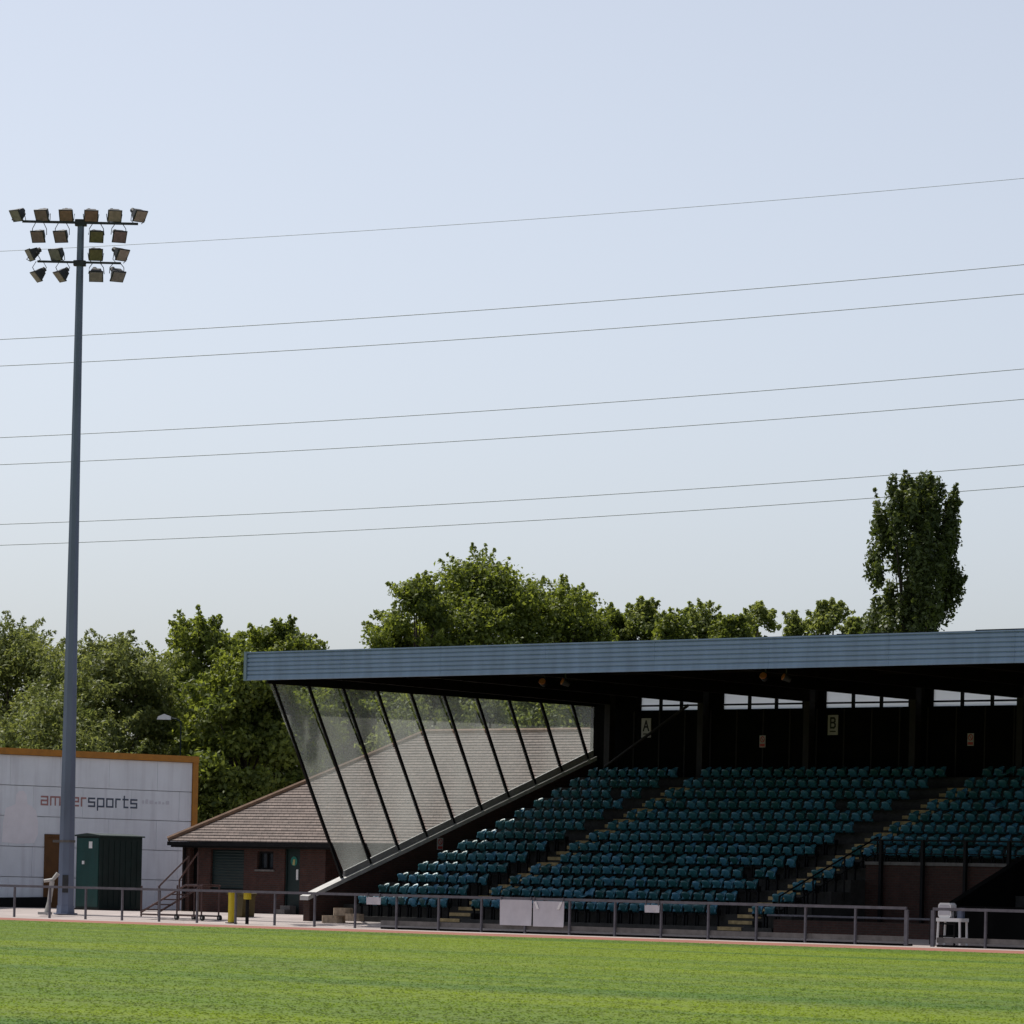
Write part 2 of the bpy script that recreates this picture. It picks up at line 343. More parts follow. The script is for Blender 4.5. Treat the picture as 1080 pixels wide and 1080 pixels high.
mb.prof_x(profile(0), AE+.002, VA0); mb.prof_x(profile(VR), VA0, VA1); mb.prof_x(profile(0), VA1+.25, AR)
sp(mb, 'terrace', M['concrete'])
# opening: brick back wall, coping, raking side wall
dv = D0+RD*VR
mb = MB(); mb.box(VA0+.01, VA1-.01, dv-.22, dv-.003, 0, floor_z(VR)+.1); sp(mb, 'opening_wall', M['brick_stand'])
mb = MB(); mb.box(VA0+.01, VA1-.01, dv-.27, dv-.003, floor_z(VR)+.102, floor_z(VR)+.2); sp(mb, 'coping', M['kick'])
mb = MB(); mb.prof_x([(D0-.3, 0), (D0-.3, 1.15), (D0+RD*VR, floor_z(VR)+.95), (D0+RD*VR, 0)], VA1, VA1+.25); sp(mb, 'flank_wall', M['wall_dark'])
mb = MB(); mb.box(VA1+.26, AR, D0-.3, D0-.1, 0, 1.15); sp(mb, 'front_wall', M['wall_dark'])
mb = MB(); mb.box(VA0+.3, VA1, D0-.25, D0-.05, .12, .62); sp(mb, 'low_wall', M['brick_stand'])
mb = MB(); mb.tube([(VA0+.1, D0-.3, .74), (VA1, D0-.3, .74)], .035); sp(mb, 'guard_rail', M['rail'])
# barrier posts and rails on the opening
for px in (929, 973, 1018, 1064):
    a, _ = at_d(px, 915, dv-.35)
    mb = MB(); mb.box(a-.05, a+.05, dv-.40, dv-.30, .1, floor_z(VR)+.85); sp(mb, 'barrier_post', M['steel_dark'])
mb = MB(); mb.tube([(VA0+.3, dv-.35, floor_z(VR)+.85), (VA1, dv-.35, floor_z(VR)+.85)], .03)
mb.tube([(VA0+.3, dv-.35, floor_z(VR)+.45), (VA1, dv-.35, floor_z(VR)+.45)], .02); sp(mb, 'barrier_rail', M['steel_dark'])
mb = MB(); pts = [(VA0+.1, D0+.2+RD*k, floor_z(k)+.95) for k in (0, VR)]
mb.tube(pts, .026); mb.tube([(p[0], p[1], p[2]-.45) for p in pts], .018)
for k in (0, 1.7, 3.3, 5): mb.tube([(VA0+.1, D0+.2+RD*k, floor_z(k)-.35), (VA0+.1, D0+.2+RD*k, floor_z(k)+.95)], .03)
sp(mb, 'handrail', M['steel_dark'])
# stairways between the seat blocks
A1, A2 = -6.45, 5.70
for ac in (A1, A2):
    mb = MB(); nb = MB()
    for k in range(NR):
        z = floor_z(k)
        mb.box(ac-.5, ac+.5, D0+RD*k-.40, D0+RD*k-.002, max(0, z-RZ)+.003, z-RZ*.5)
        nb.box(ac-.48, ac+.48, D0+RD*k-.425, D0+RD*k-.30, z-RZ*.5-.10, z-RZ*.5+.006)
        nb.box(ac-.48, ac+.48, D0+RD*k-.025, D0+RD*k+.12, z-.10, z+.006)
    o = sp(mb, 'stairway', M['concrete']); nb.build('step_nosing', M['nosing'], o, SB)
# end wall with raking top
dc0, zc0 = at_a(325.5, 945, AE); dc1, zc1 = at_a(634, 795, AE)
def cap_z(d): return zc0+(zc1-zc0)*(d-dc0)/(dc1-dc0)
mb = MB(); mb.prof_x([(dc0+.05, 0.05), (dc0+.05, cap_z(dc0)-.14), (DB, cap_z(DB)-.14), (DB, .05)], AE-.3, AE); sp(mb, 'end_wall', M['brick_stand'])
mb = MB(); mb.prof_x([(dc0-.06, cap_z(dc0)-.139), (dc0-.06, cap_z(dc0)), (DB+.1, cap_z(DB+.1)), (DB+.1, cap_z(DB+.1)-.139)], AE-.36, AE+.05); sp(mb, 'wall_capping', M['cap'])
mb = MB(); mb.box(AR, AR+.3, DF, DB, 0, 8.2); sp(mb, 'unseen_dark_end_wall', M['wall_dark'])  # unseen solid end, added to keep the stand's interior dark
# back wall with clerestory windows
ZW0 = at_d(875, 746.5, DB)[1]; ZW1 = ZW0+.95
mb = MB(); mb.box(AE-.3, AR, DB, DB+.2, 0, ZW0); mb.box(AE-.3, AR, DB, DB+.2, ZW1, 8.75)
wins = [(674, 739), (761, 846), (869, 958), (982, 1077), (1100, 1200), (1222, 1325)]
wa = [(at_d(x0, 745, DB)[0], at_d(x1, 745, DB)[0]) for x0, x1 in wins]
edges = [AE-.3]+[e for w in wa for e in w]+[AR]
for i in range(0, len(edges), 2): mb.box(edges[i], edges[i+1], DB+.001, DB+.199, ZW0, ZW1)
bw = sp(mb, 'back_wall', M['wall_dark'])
jm = MB()
for a in np.arange(AE+.6, AR, 1.2): jm.box(a-.03, a+.03, DB-.018, DB-.001, floor_z(NR), ZW0-.03)
jm.build('cladding_batten', mat('brown_black_batten', (.014, .011, .010), .8, .3, 3), bw, SB)
for (x0, x1) in wa:
    fr = MB(); n = 3
    for i in range(1, n): x = x0+(x1-x0)*i/n; fr.box(x-.045, x+.045, DB+.03, DB+.12, ZW0, ZW1)
    fr.box(x0, x1, DB+.04, DB+.11, ZW0+.13, ZW0+.19)
    o = sp(fr, 'clerestory_window', M['steel_dark'])
    p = MB(); p.box(x0, x1, DB+.13, DB+.14, ZW0, ZW1); p.build('pane', M['frost'], o, SB)
# roof sheet, fascia, rafters, columns
AL = -13.55; DFA = .95; ZF0, ZF1 = 7.93, 8.85
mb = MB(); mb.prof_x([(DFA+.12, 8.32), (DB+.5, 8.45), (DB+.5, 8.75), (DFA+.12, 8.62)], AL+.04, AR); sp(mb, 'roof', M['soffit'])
fm = MB(); n = 6; prof = []
hz = (ZF1-ZF0-.10)/n
for i in range(n):
    z = ZF0+.06+hz*i; prof += [(DFA+.0, z), (DFA+.0, z+hz*.62), (DFA+.035, z+hz*.74), (DFA+.035, z+hz*.9)]
prof = [(DFA-.02, ZF0), (DFA-.02, ZF0+.06)]+prof+[(DFA-.02, ZF1-.04), (DFA-.02, ZF1), (DFA+.1, ZF1), (DFA+.1, ZF0)]
x = AL; ks = [AL+4.6*i for i in range(12) if AL+4.6*i < AR]+[AR]
for p, q in zip(ks[:-1], ks[1:]): fm.prof_x(prof, p+.004, q-.004)
fo = sp(fm, 'fascia', M['fascia'])
tm = MB(); tm.box(AL-.03, AL+.10, DFA-.035, DFA+.11, ZF0-.01, ZF1+.012); tm.build('end_trim', mat('pale_blue_trim', (.17, .24, .31), .4, .1, 2), fo, SB)
gm = MB(); top = []; x = 9.0
while x < AR-1:
    w = random.uniform(.2, .8); h = random.choice((.008, .008, .02, .035)); top += [(x, ZF1+h), (x+w, ZF1+h)]; x += w+.02
gm.prof_y([(9.0, ZF1+.001)]+top+[(x, ZF1+.001)], DFA+.02, DFA+.12)
gm.build('roof_edge', M['steel_dark'], fo, SB)
cols_px = [643, 741, 853, 965, 1078, 1192, 1300]
DC = DB-.45
ca = [at_d(x, 770, DC)[0] for x in cols_px]
for a in ca:
    mb = MB(); mb.box(a-.13, a+.13, DC-.14, DC+.14, floor_z(NR), 8.36); sp(mb, 'column', mat('dark_brown_steel', (.016, .013, .012), .7, .3, 3, spec=.3) if 'dark_brown_steel' not in bpy.data.materials else bpy.data.materials['dark_brown_steel'])
    mb = MB(); mb.prof_x([(DC+.3, 7.74), (DC+.3, 8.43), (DFA+.15, 8.33), (DFA+.15, 8.05)], a-.12, a+.12); sp(mb, 'rafter', M['soffit'])
for d in (3.4, 6.0, 8.6, 11.2, 13.8):
    mb = MB(); mb.box(AL+.1, AR, d-.05, d+.05, 8.16, 8.335+.13*(d-DFA)/15); sp(mb, 'purlin', M['soffit'])
mb = MB(); a0, z0 = at_d(640, 809, DC-.1); a1, z1 = at_d(728, 744, DC-.1); mb.tube([(a0, DC-.2, z0), (a1, DC-.2, z1)], .05); sp(mb, 'brace', bpy.data.materials['dark_brown_steel'])
# windscreen: leaning mullions and ten panes
AG = AE-.15
tops = [(283, 721), (315, 721), (351, 723), (386, 727), (422, 728.5), (458, 732), (493, 736), (528.5, 739), (564, 741.5), (599, 745)]
bots = [(361, 930), (391, 915.6), (421, 901), (450, 887), (478, 873), (507, 860), (535, 845), (564, 830), (591.5, 815.5), (620, 802.6)]
dt = [at_a(*p, AG)[0] for p in tops]; dbm = [at_a(*p, AG)[0] for p in bots]
n = len(dt); dt = [dt[0]+(dt[-1]-dt[0])*i/(n-1) for i in range(n)]; dbm = [dbm[0]+(dbm[-1]-dbm[0])*i/(n-1) for i in range(n)]
zt0 = at_a(283, 721, AG)[1]; zt1 = at_a(629, 745.5, AG)[1]; de = at_a(630, 770, AG)[0]
def top_z(d): return zt0+(zt1-zt0)*(d-dt[0])/(de-dt[0])
fr = MB()
for i in range(n):
    w = .05; fr.prof_x([(dt[i]-w, top_z(dt[i])+.45), (dt[i]+w, top_z(dt[i])+.45), (dbm[i]+w, cap_z(dbm[i])-.03), (dbm[i]-w, cap_z(dbm[i])-.03)], AG-.04, AG+.04)
fr.prof_x([(dt[0]-.05, top_z(dt[0])+.001), (dt[0]-.05, top_z(dt[0])+.5), (de+.1, top_z(de)+.7), (de+.1, top_z(de)+.001)], AG-.05, AG+.05)
fr.box(AG-.1, AG+.1, de, de+.25, cap_z(de)-.05, 8.3)
ws = sp(fr, 'windscreen', M['steel_dark'])
sl = MB(); sl.prof_x([(dbm[0]+.06, cap_z(dbm[0]+.06)+.012), (dbm[0]+.06, cap_z(dbm[0]+.06)+.22), (de-.02, cap_z(de-.02)+.22), (de-.02, cap_z(de-.02)+.012)], AG-.035, AG+.035)
sl.build('sill', mat('grey_sill_frame', (.27, .26, .25), .6, .2, 3), ws, SB)
for i in range(n):
    t0, b0 = dt[i]+.045, dbm[i]+.045; t1, b1 = (dt[i+1]-.045, dbm[i+1]-.045) if i < n-1 else (de-.01, de-.01)
    p = MB(); p.prof_x([(t0, top_z(t0)), (t1, top_z(t1)), (b1, cap_z(b1)+.22), (b0, cap_z(b0)+.22)], AG-.006, AG+.006)
    p.build('pane', M['glass'], ws, SB)

# ------------------------------------------------------------------ tip-up seats
def shell(fn, nx, nz, th):
    """a curved plate: fn(s, t) with s, t in -1..1 / 0..1, thickened along its normal"""
    P = [[Vector(fn(-1+2*i/nx, j/nz)) for i in range(nx+1)] for j in range(nz+1)]
    vs = []; fs = []
    for side in (0, 1):
        for j in range(nz+1):
            for i in range(nx+1):
                a = P[j][min(i+1, nx)]-P[j][max(i-1, 0)]; b = P[min(j+1, nz)][i]-P[max(j-1, 0)][i]
                nrm = a.cross(b).normalized(); vs.append(P[j][i]+nrm*(th*.5 if side else -th*.5))
    o = (nx+1)*(nz+1); w = nx+1
    for j in range(nz):
        for i in range(nx):
            q = (j*w+i, j*w+i+1, (j+1)*w+i+1, (j+1)*w+i); fs += [q, tuple(k+o for k in q)[::-1]]
    rim = [i for i in range(w)]+[j*w+nx for j in range(1, nz+1)]+[nz*w+i for i in range(nx-1, -1, -1)]+[j*w for j in range(nz-1, 0, -1)]
    for k in range(len(rim)): a, b = rim[k], rim[(k+1) % len(rim)]; fs.append((a, a+o, b+o, b))
    return vs, fs
def rnd(s, t, lo, hi): # rounded upper corners
    return hi-(hi-lo)*.16*max(0, abs(s)-.45)**2/.3
SW = .172
def f_back(s, t):
    h = .42+.29*t; h = h if t < .6 else h-.09*max(0, abs(s)-.4)**2*4*(t-.6)/.4
    return (s*SW*(.97-.16*t*t), 0.50+.13*t-.17*abs(s)**2.2, h)
def f_pan_up(s, t):
    w = SW*.95*(1-.25*max(0, t-.55)**2*3); return (s*w, .47-.16*math.sin(t*1.5)*.7-.05*t+.05*s*s, .36+.27*t-.03*s*s*t)
def f_pan_down(s, t):
    return (s*SW*.95, .50-.42*t, .42+.05*s*s+.02*math.sin(t*3))
def seat_meshes():
    b = MB(); b.add(*shell(f_back, 6, 5, .028)); p = MB(); p.add(*shell(f_pan_up, 6, 5, .03)); q = MB(); q.add(*shell(f_pan_down, 6, 5, .03))
    k = MB(); k.box(-.22, .22, .47, .53, .33, .38); k.box(-.20, -.16, .45, .52, 0, .33); k.box(.16, .20, .45, .52, 0, .33)
    k.box(-.215, -.195, .40, .58, .33, .50); k.box(.195, .215, .40, .58, .33, .50)
    return b, p, q, k
b_, p_, q_, k_ = seat_meshes()
def me_of(mb, name, m, smooth=True):
    o = mb.build(name, m, None, (0, 0, 0), smooth); me = o.data; bpy.data.objects.remove(o); return me
me_b = me_of(b_, 'backrest', M['seat']); me_p = me_of(p_, 'seat_pan', M['seat']); me_q = me_of(q_, 'seat_pan_down', M['seat']); me_k = me_of(k_, 'bracket', M['steel_dark'], False)
ORD = 'first second third fourth fifth sixth seventh eighth ninth tenth eleventh twelfth thirteenth fourteenth fifteenth sixteenth seventeenth eighteenth nineteenth twentieth'.split()
def ordn(i): # 1-based
    if i <= 20: return ORD[i-1]
    if i < 30: return 'twenty-'+ORD[i-21]
    return 'thirtieth' if i == 30 else 'thirty-'+ORD[i-31]
SP = .466
blocks = [('left', list(np.arange(A1-.74-8*SP, A1-.62, SP))), ('middle', list(np.arange(A1+.78, A2-.7, SP))), ('right', list(np.arange(A2+.78, 21.5, SP)))]
me_all = []
def blocklabel(bn, k, i, cnt):
    r = 'front' if k == 0 else ORD[k]
    if bn == 'left': return f'teal tip-up seat, {ordn(i+1)} from the glazed end screen, {r} row, left block'
    if bn == 'middle':
        if i < cnt/2: return f'teal tip-up seat, {ordn(i+1)} right of the left stairway, {r} row, middle block'
        return f'teal tip-up seat, {ordn(cnt-i)} left of the right stairway, {r} row, middle block'
    return f'teal tip-up seat, {ordn(i+1)} right of the right stairway, {r} row, right block'
sv = []; sf = []; nseat = 0; voff = 0
tmpl = [(np.array(b_.v), b_.f), (np.array(p_.v), p_.f)]; tmpq = [(np.array(b_.v), b_.f), (np.array(q_.v), q_.f)]
for bn, xs in blocks:
    for k in range(NR):
        row = [a for a in xs if not (bn == 'right' and k < VR and VA0-.2 < a < 99)]
        for i, a in enumerate(row):
            if bn != 'right' and random.random() < .004: continue
            down = random.random() < .015; dj = random.uniform(-.015, .015); rz = random.uniform(-.04, .04)
            if (k < 7 and bn != 'right') or (k < 6 and bn == 'right'):
                e = thing('tip_up_seat', a, D0+RD*k+dj, floor_z(k), blocklabel(bn, k, i, len(row)), 'seat', 'tip-up seats in the grandstand', rot=ANG+rz)
                for me, nm in ((me_b, 'backrest'), (me_q if down else me_p, 'seat_pan'), (me_k, 'bracket')):
                    o = bpy.data.objects.new(nm, me); COL.objects.link(o); o.parent = e
                    if me is me_p: o.rotation_euler = (random.uniform(-.05, .12), 0, 0); o.location = (0, 0, 0)
                nseat += 1
            else:
                for (tv, tf) in (tmpq if down else tmpl):
                    c, s = math.cos(rz), math.sin(rz); v = tv.copy()
                    v = np.stack([tv[:, 0]*c-tv[:, 1]*s+a, tv[:, 0]*s+tv[:, 1]*c+D0+RD*k+dj, tv[:, 2]+floor_z(k)], 1)
                    sv.append(v); sf += [tuple(j+voff for j in f) for f in tf]; voff += len(v)
mb = MB(); mb.v = [tuple(p) for p in np.concatenate(sv)]; mb.f = sf; mb.mi = [0]*len(sf)
o = solo(mb, 'upper_seats', M['seats'], 0, D0, 0, 'teal tip-up seats filling the dark upper rows of the grandstand', 'seats', 'tip-up seats in the grandstand', True, 'stuff')
print('seats', nseat)

# ------------------------------------------------------------------ signs and lamps in the stand
def block_sign(px, py, ch, label):
    a, z = at_d(px, py, DB-.02); e = thing('block_sign', a, DB-.02, z-.32, label, 'sign', 'block letter boards on the back wall')
    mb = MB(); mb.box(-.22, .22, -.03, 0, 0, .66); mb.build('board', mat('grey_white_board', (.42, .40, .39), .7, .08, 3) if 'grey_white_board' not in bpy.data.materials else bpy.data.materials['grey_white_board'], e)
    mb = MB(); strokes(mb, GL[ch][0], .06, -.12, .24, .30, .32, 'y', -.03, .004); mb.build('letter', M['ink'], e)
    mb = MB(); mb.box(-.13, .13, -.035, -.0305, .10, .14); mb.build('text_line', M['ink'], e)
block_sign(682, 768, 'A', 'pale board with letter A beside the glazed end, on the dark back wall')
block_sign(879, 765, 'B', 'pale board with letter B on the dark back wall, under clerestory windows')
def smoke_sign(e, face):
    m2 = MB(); mb = MB()
    if face == 'y':
        mb.box(-.13, .13, -.02, 0, 0, .40); f = lambda x, z, t: (x, -.021-t, z)
    else:
        mb.box(0, .02, -.13, .13, 0, .40); f = lambda x, z, t: (.021+t, x, z)
    mb.build('plate', bpy.data.materials['grey_white_board'], e)
    vs = []; fs = []; n = 20
    for r in (.105, .075):
        for t in (0, .003): vs += [f(r*math.cos(2*math.pi*i/n), .27+r*math.sin(2*math.pi*i/n), t) for i in range(n)]
    for i in range(n):
        j = (i+1) % n; fs += [(i, j, n+j, n+i), (n+i, n+j, 3*n+j, 3*n+i), (2*n+i, 3*n+i, 3*n+j, 2*n+j), (i, 2*n+i, 2*n+j, j)]
    m2.add(vs, fs)
    w = [(-.07, .335), (-.05, .35), (.07, .205), (.05, .19)]; m2.add([f(x, z, 0) for x, z in w]+[f(x, z, .005) for x, z in w], [(0, 1, 2, 3), (4, 5, 6, 7), (0, 1, 5, 4), (1, 2, 6, 5), (2, 3, 7, 6), (3, 0, 4, 7)])
    w = [(-.11, .03), (-.11, .12), (.11, .12), (.11, .03)]; m2.add([f(x, z, 0) for x, z in w]+[f(x, z, .004) for x, z in w], [(0, 1, 2, 3), (4, 5, 6, 7), (0, 1, 5, 4), (1, 2, 6, 5), (2, 3, 7, 6), (3, 0, 4, 7)])
    m2.build('prohibition_mark', M['red'], e)
for px, py, lb in ((804.5, 782, 'small red and white prohibition plate left of the letter B board'), (1024, 780, 'small red and white prohibition plate right of the letter B board')):
    a, z = at_d(px, py, DB-.02); smoke_sign(thing('warning_sign', a, DB-.02, z-.2, lb, 'sign', 'prohibition plates in the stand'), 'y')
d_, z_ = at_a(464, 890, AE+.01)
smoke_sign(thing('warning_sign', AE+.005, d_, z_-.2, 'small red and white prohibition plate on the black end wall beneath the glazing', 'sign', 'prohibition plates in the stand'), 'x')
for px, py, s, lb in ((572, 719, 1, 'leftmost rust-coloured lamp of the pair under the roof above the glazed screen'), (594, 719, -1, 'right-hand rust-coloured lamp of the pair under the roof by the glazed screen'),
                      (805, 713, 1, 'left rust-coloured lamp of the pair under the roof near the middle windows'), (827, 714, -1, 'right rust-coloured lamp of the pair under the roof near the middle windows')):
    a, z = at_d(px, py, 3.3); e = thing('roof_lamp', a, 3.3, z, lb, 'lamp', 'lamps hanging under the roof edge')
    t = Matrix.Rotation(.5*s, 3, 'Z') @ Matrix.Rotation(R(-25), 3, 'X')
    mb = MB(); mb.tube([t @ Vector((0, .22, 0)), t @ Vector((0, -.02, 0))], .075, 10, .12); mb.tube([(0, .1, .05), (0, .1, 8.2-z)], .025, 6); mb.build('housing', M['fitting'], e)
    mb = MB(); mb.tube([t @ Vector((0, -.021, 0)), t @ Vector((0, -.05, 0))], .112, 12, .10); mb.build('lens', M['orange_lens'], e)

# ------------------------------------------------------------------ pitch-side railing
def railing(a0, a1, kick_from, label):
    e = thing('metal_railing', a0, 0, 0, label, 'railing', 'metal railings along the pitch side'); B = (a0, 0, 0); RB = lambda m, n, mm, **k: m.build(n, mm, e, B, **k)
    mb = MB(); mb.box(a0, a1, -.04, .04, 1.02, 1.10, .015); RB(mb, 'top_rail', M['rail'])
    n = max(1, round((a1-a0)/1.86)); 
    for i in range(n+1):
        a = a0+(a1-a0)*i/n; w = .06 if i in (0, n) else .03
        mb = MB(); mb.box(a-w, a+w, -.03, .03, 0.005, 1.018); RB(mb, 'post', M['rail'])
    if kick_from is not None:
        k = MB(); k.box(max(a0+.1, kick_from), a1-.1, .055, .09, .12, .27); RB(k, 'kick_board', M['kick'])
        k = MB(); k.box(max(a0+.1, kick_from), a1-.1, .06, .4, .004, .06); RB(k, 'kerb', M['wall_dark'])
ar1 = at_d(956, 975, 0)[0]; ar2 = at_d(984, 975, 0)[0]
railing(-33.5, ar1, at_d(400, 975, 0)[0], 'long grey metal railing on posts in front of the seats and buildings')
railing(ar2, 30.0, ar2, 'short grey metal railing right of the gateway, behind the white table')
# low dark gate set back in the gap
e = thing('side_gate', ar1+.1, .9, .05, 'dark low metal gate in the gap between the two railings', 'gate')
mb = MB()
for x in (.02, .9): mb.tube([(x, 0, 0), (x, 0, 1.0)], .03)
for z in (.25, .6, .97): mb.tube([(.02, 0, z), (.9, 0, z)], .025)
mb.build('gate_frame', M['steel_dark'], e)
def panel(x0, x1, y0, y1, label, d=-.06, name='white_board'):
    a0, zt = at_d(x0, y0, d); a1, zb = at_d(x1, y1, d); zt = at_d((x0+x1)/2, y0, d)[1]; zb = at_d((x0+x1)/2, y1, d)[1]
    n = 8; mb = MB()
    fn = lambda s, t: (a0+(a1-a0)*(s+1)/2, d+.012*math.sin(s*5+t*2)*(1-t), zb+(zt-zb)*t)
    mb.add(*shell(fn, 8, 4, .012)); c = MB()
    o = solo(mb, name, M['white'], (a0+a1)/2, d, zb, label, 'board', 'white boards fixed on the railing', False)
    c.box(a0+.03, a0+.06, d-.012, d+.02, zt-.02, 1.12); c.box(a1-.06, a1-.03, d-.012, d+.02, zt-.02, 1.12)
    c.build('clip', M['rail'], o, ((a0+a1)/2, d, zb))
    if label.startswith('right one'):
        for q, e in ((a0+.06, .1), (a1-.06, -.1)):
            t = MB(); t.prof_y([(q, zt-.02), (q+e*.9, zt-.02), (q+e*2.2, zt-.24), (q+e*1.2, zt-.24)], d-.032, d-.020)
            t.build('tape', M['whitegloss'], o, ((a0+a1)/2, d, zb))
panel(527.5, 560.5, 949, 976, 'left one of the two big blank white boards hung side by side on the railing')
panel(562.5, 594.5, 950.5, 977.5, 'right one of the two big blank white boards hung side by side on the railing')
panel(386.5, 401.5, 946, 954, 'small white board on the railing at the lower left corner of the seats')
panel(680, 695.5, 954.5, 962.5, 'small white board on the railing right of the two big white boards')
# white table with its box
a_, z_ = at_d(1004, 996, 1.0); TB = thing('plastic_table', a_, 1.0, .05, 'small white table with thin legs beside the railing gap at right', 'table')
mb = MB(); mb.box(-.46, .46, -.2, .2, .66, .76, .04); mb.build('tabletop', M['whitegloss'], TB)
for x in (-.40, .40):
    for y in (-.15, .15): mb = MB(); mb.tube([(x*1.03, y, 0), (x*.97, y, .659)], .035, 8); mb.build('leg', M['whitegloss'], TB)
mb = MB(); mb.tube([(-.40, .15, .2), (.40, .15, .2)], .02); mb.build('stretcher', M['whitegloss'], TB)
e = thing('white_box', a_-.20, 1.0, .814, 'rounded white box standing on the small white table', 'box')
mb = MB(); mb.prof_y([(-.23, .06), (-.23, .36), (-.17, .42), (.17, .42), (.23, .36), (.23, .06), (.18, 0), (-.18, 0)], -.12, .12); mb.build('body', M['whitegloss'], e)
mb = MB(); mb.prof_y([(-.19, .08), (-.19, .33), (-.15, .37), (.15, .37), (.19, .33), (.19, .08)], -.132, -.121); mb.build('front_panel', M['white'], e)
mb = MB(); mb.box(-.10, .10, -.08, .08, 0, .2, .03); mb.box(-.05, .13, -.07, .07, .2, .29, .03)
solo_b = mb.build('blue_grey_case', mat('blue_grey_plastic', (.10, .12, .18), .5, .1, 3)); solo_b.location = W(a_+.30, 1.0, .814); solo_b.rotation_euler = (0, 0, ANG); tag(solo_b, 'small blue-grey case beside the white box on the table', 'case')
# stones on the pavement by the end wall
for px, py, s, lb in ((362, 960, .34, 'upper pale sandy block heaped in front of the left end seats'), (352, 968, .42, 'left pale sandy block lying at the foot of the end wall'), (374, 966, .36, 'pale sandy block nearest to the front-row seats')):
    a, z = at_d(px, py, 2.6); mb = MB(); mb.box(-s, s, -.2, .2, 0, .24, .12)
    o = mb.build('stone_block', M['tan']); o.location = W(a, 2.6, z-.17); o.rotation_euler = (0, 0, ANG+random.uniform(-.3, .3)); tag(o, lb, 'stone', 'stone blocks by the seats')

# ------------------------------------------------------------------ brick pavilion
DE = 11.4; DW = 12.0
ae, ze = at_d(177, 888, DE); RUN = 6.58; ZR = at_d(500, 772.5, DE+RUN)[1]; AEND = -13.0
pav = thing('brick_pavilion', (ae+AEND)/2, DW, .25, 'low brick pavilion with brown tiled hipped roof behind the glazed screen', 'building'); PB = ((ae+AEND)/2, DW, .25)
pp = lambda mb, n, m, par=pav, **k: mb.build(n, m, par, PB, **k)
ze = 2.80; aw = ae+.55
def xa(px, py=920): return at_d(px, py, DW)[0]
def zz(px, py): return at_d(px, py, DW)[1]
# front wall with openings cut as separate boxes
ops = [(xa(192), xa(208), .25, ze-.2), (xa(222), xa(257), zz(240, 938), zz(240, 896)), (xa(271), xa(288), zz(280, 917), zz(280, 898)), (xa(300), xa(316), .25, zz(308, 894))]
mb = MB(); cur = aw
for (x0, x1, z0, z1) in ops:
    mb.box(cur, x0, DW, DW+.3, .25, ze-.02)
    if z0 > .3: mb.box(x0, x1, DW, DW+.3, .25, z0)
    mb.box(x0, x1, DW, DW+.3, z1, ze-.02); cur = x1
aj = xa(343); mb.box(cur, aj, DW, DW+.3, .25, ze-.02); mb.box(aj-.3, aj, DW+.31, DW+3, .25, ze-.02)
mb.box(aw, aw+.3, DW+.31, DE+2*RUN-.6, .25, ze-.02); mb.box(aj, AEND-.2, DW+3, DW+3.3, .25, ze-.02); mb.box(AEND-.3, AEND-.1, DW+3.31, DE+2*RUN-.6, .25, ze-.02)
mb.box(aw+.31, AEND-.31, DE+2*RUN-.9, DE+2*RUN-.6, .25, ze-.02)
pp(mb, 'wall', M['brick'])
mb = MB(); mb.box(ops[0][0], ops[0][1], DW+.2, DW+.25, .25, ops[0][3]); pp(mb, 'door', M['wall_dark'])
mb = MB(); x0, x1, z0, z1 = ops[1]
for i in range(14): z = z0+(z1-z0)*i/14; mb.prof_x([(DW+.10, z), (DW+.085, z+(z1-z0)/28), (DW+.10, z+(z1-z0)/14), (DW+.13, z+(z1-z0)/14), (DW+.13, z)], x0, x1)
pp(mb, 'roller_shutter', M['green_door'])
x0, x1, z0, z1 = ops[2]; mb = MB(); mb.box(x0, x0+.07, DW+.1, DW+.16, z0, z1); mb.box(x1-.07, x1, DW+.1, DW+.16, z0, z1); mb.box((x0+x1)/2-.03, (x0+x1)/2+.03, DW+.1, DW+.16, z0, z1); mb.box(x0+.07, x1-.07, DW+.102, DW+.158, z0, z0+.07); mb.box(x0+.07, x1-.07, DW+.102, DW+.158, z1-.07, z1)
w_ = pp(mb, 'window', M['steel_dark']); mb = MB(); mb.box(x0, x1, DW+.165, DW+.175, z0, z1); pp(mb, 'pane', M['dark_glass'], w_)
mb = MB(); mb.box(x0-.08, x1+.08, DW-.05, DW+.09, z0-.07, z0-.002); pp(mb, 'sill', M['kick'], w_)
x0, x1, z0, z1 = ops[3]; mb = MB(); mb.box(x0+.06, x1-.06, DW+.10, DW+.15, z0, z1-.06); d_ = pp(mb, 'door', M['green_door'])
mb = MB(); mb.box(x0, x0+.058, DW+.06, DW+.2, z0, z1); mb.box(x1-.058, x1, DW+.06, DW+.2, z0, z1); mb.box(x0+.058, x1-.058, DW+.06, DW+.2, z1-.058, z1); pp(mb, 'door_frame', M['green_door'], d_)
mb = MB(); xc = x0+(x1-x0)*.5; n = 16; mb.prof_y([(xc+.17*math.cos(2*math.pi*i/n), z1-.48+.17*math.sin(2*math.pi*i/n)) for i in range(n)], DW+.08, DW+.099); pp(mb, 'door_notice', mat('green_notice', (.015, .16, .13), .5, .1, 3), d_)
mb = MB(); mb.prof_y([(xc-.06, z1-.62), (xc+.05, z1-.62), (xc+.07, z1-.42), (xc-.03, z1-.42)], DW+.07, DW+.079); pp(mb, 'notice_symbol', mat('straw_symbol', (.4, .36, .15), .6, .05), d_)
mb = MB(); mb.box(x1-.26, x1-.16, DW+.07, DW+.099, zz(312, 928), zz(312, 917)); pp(mb, 'handle_plate', M['whitegloss'], d_)
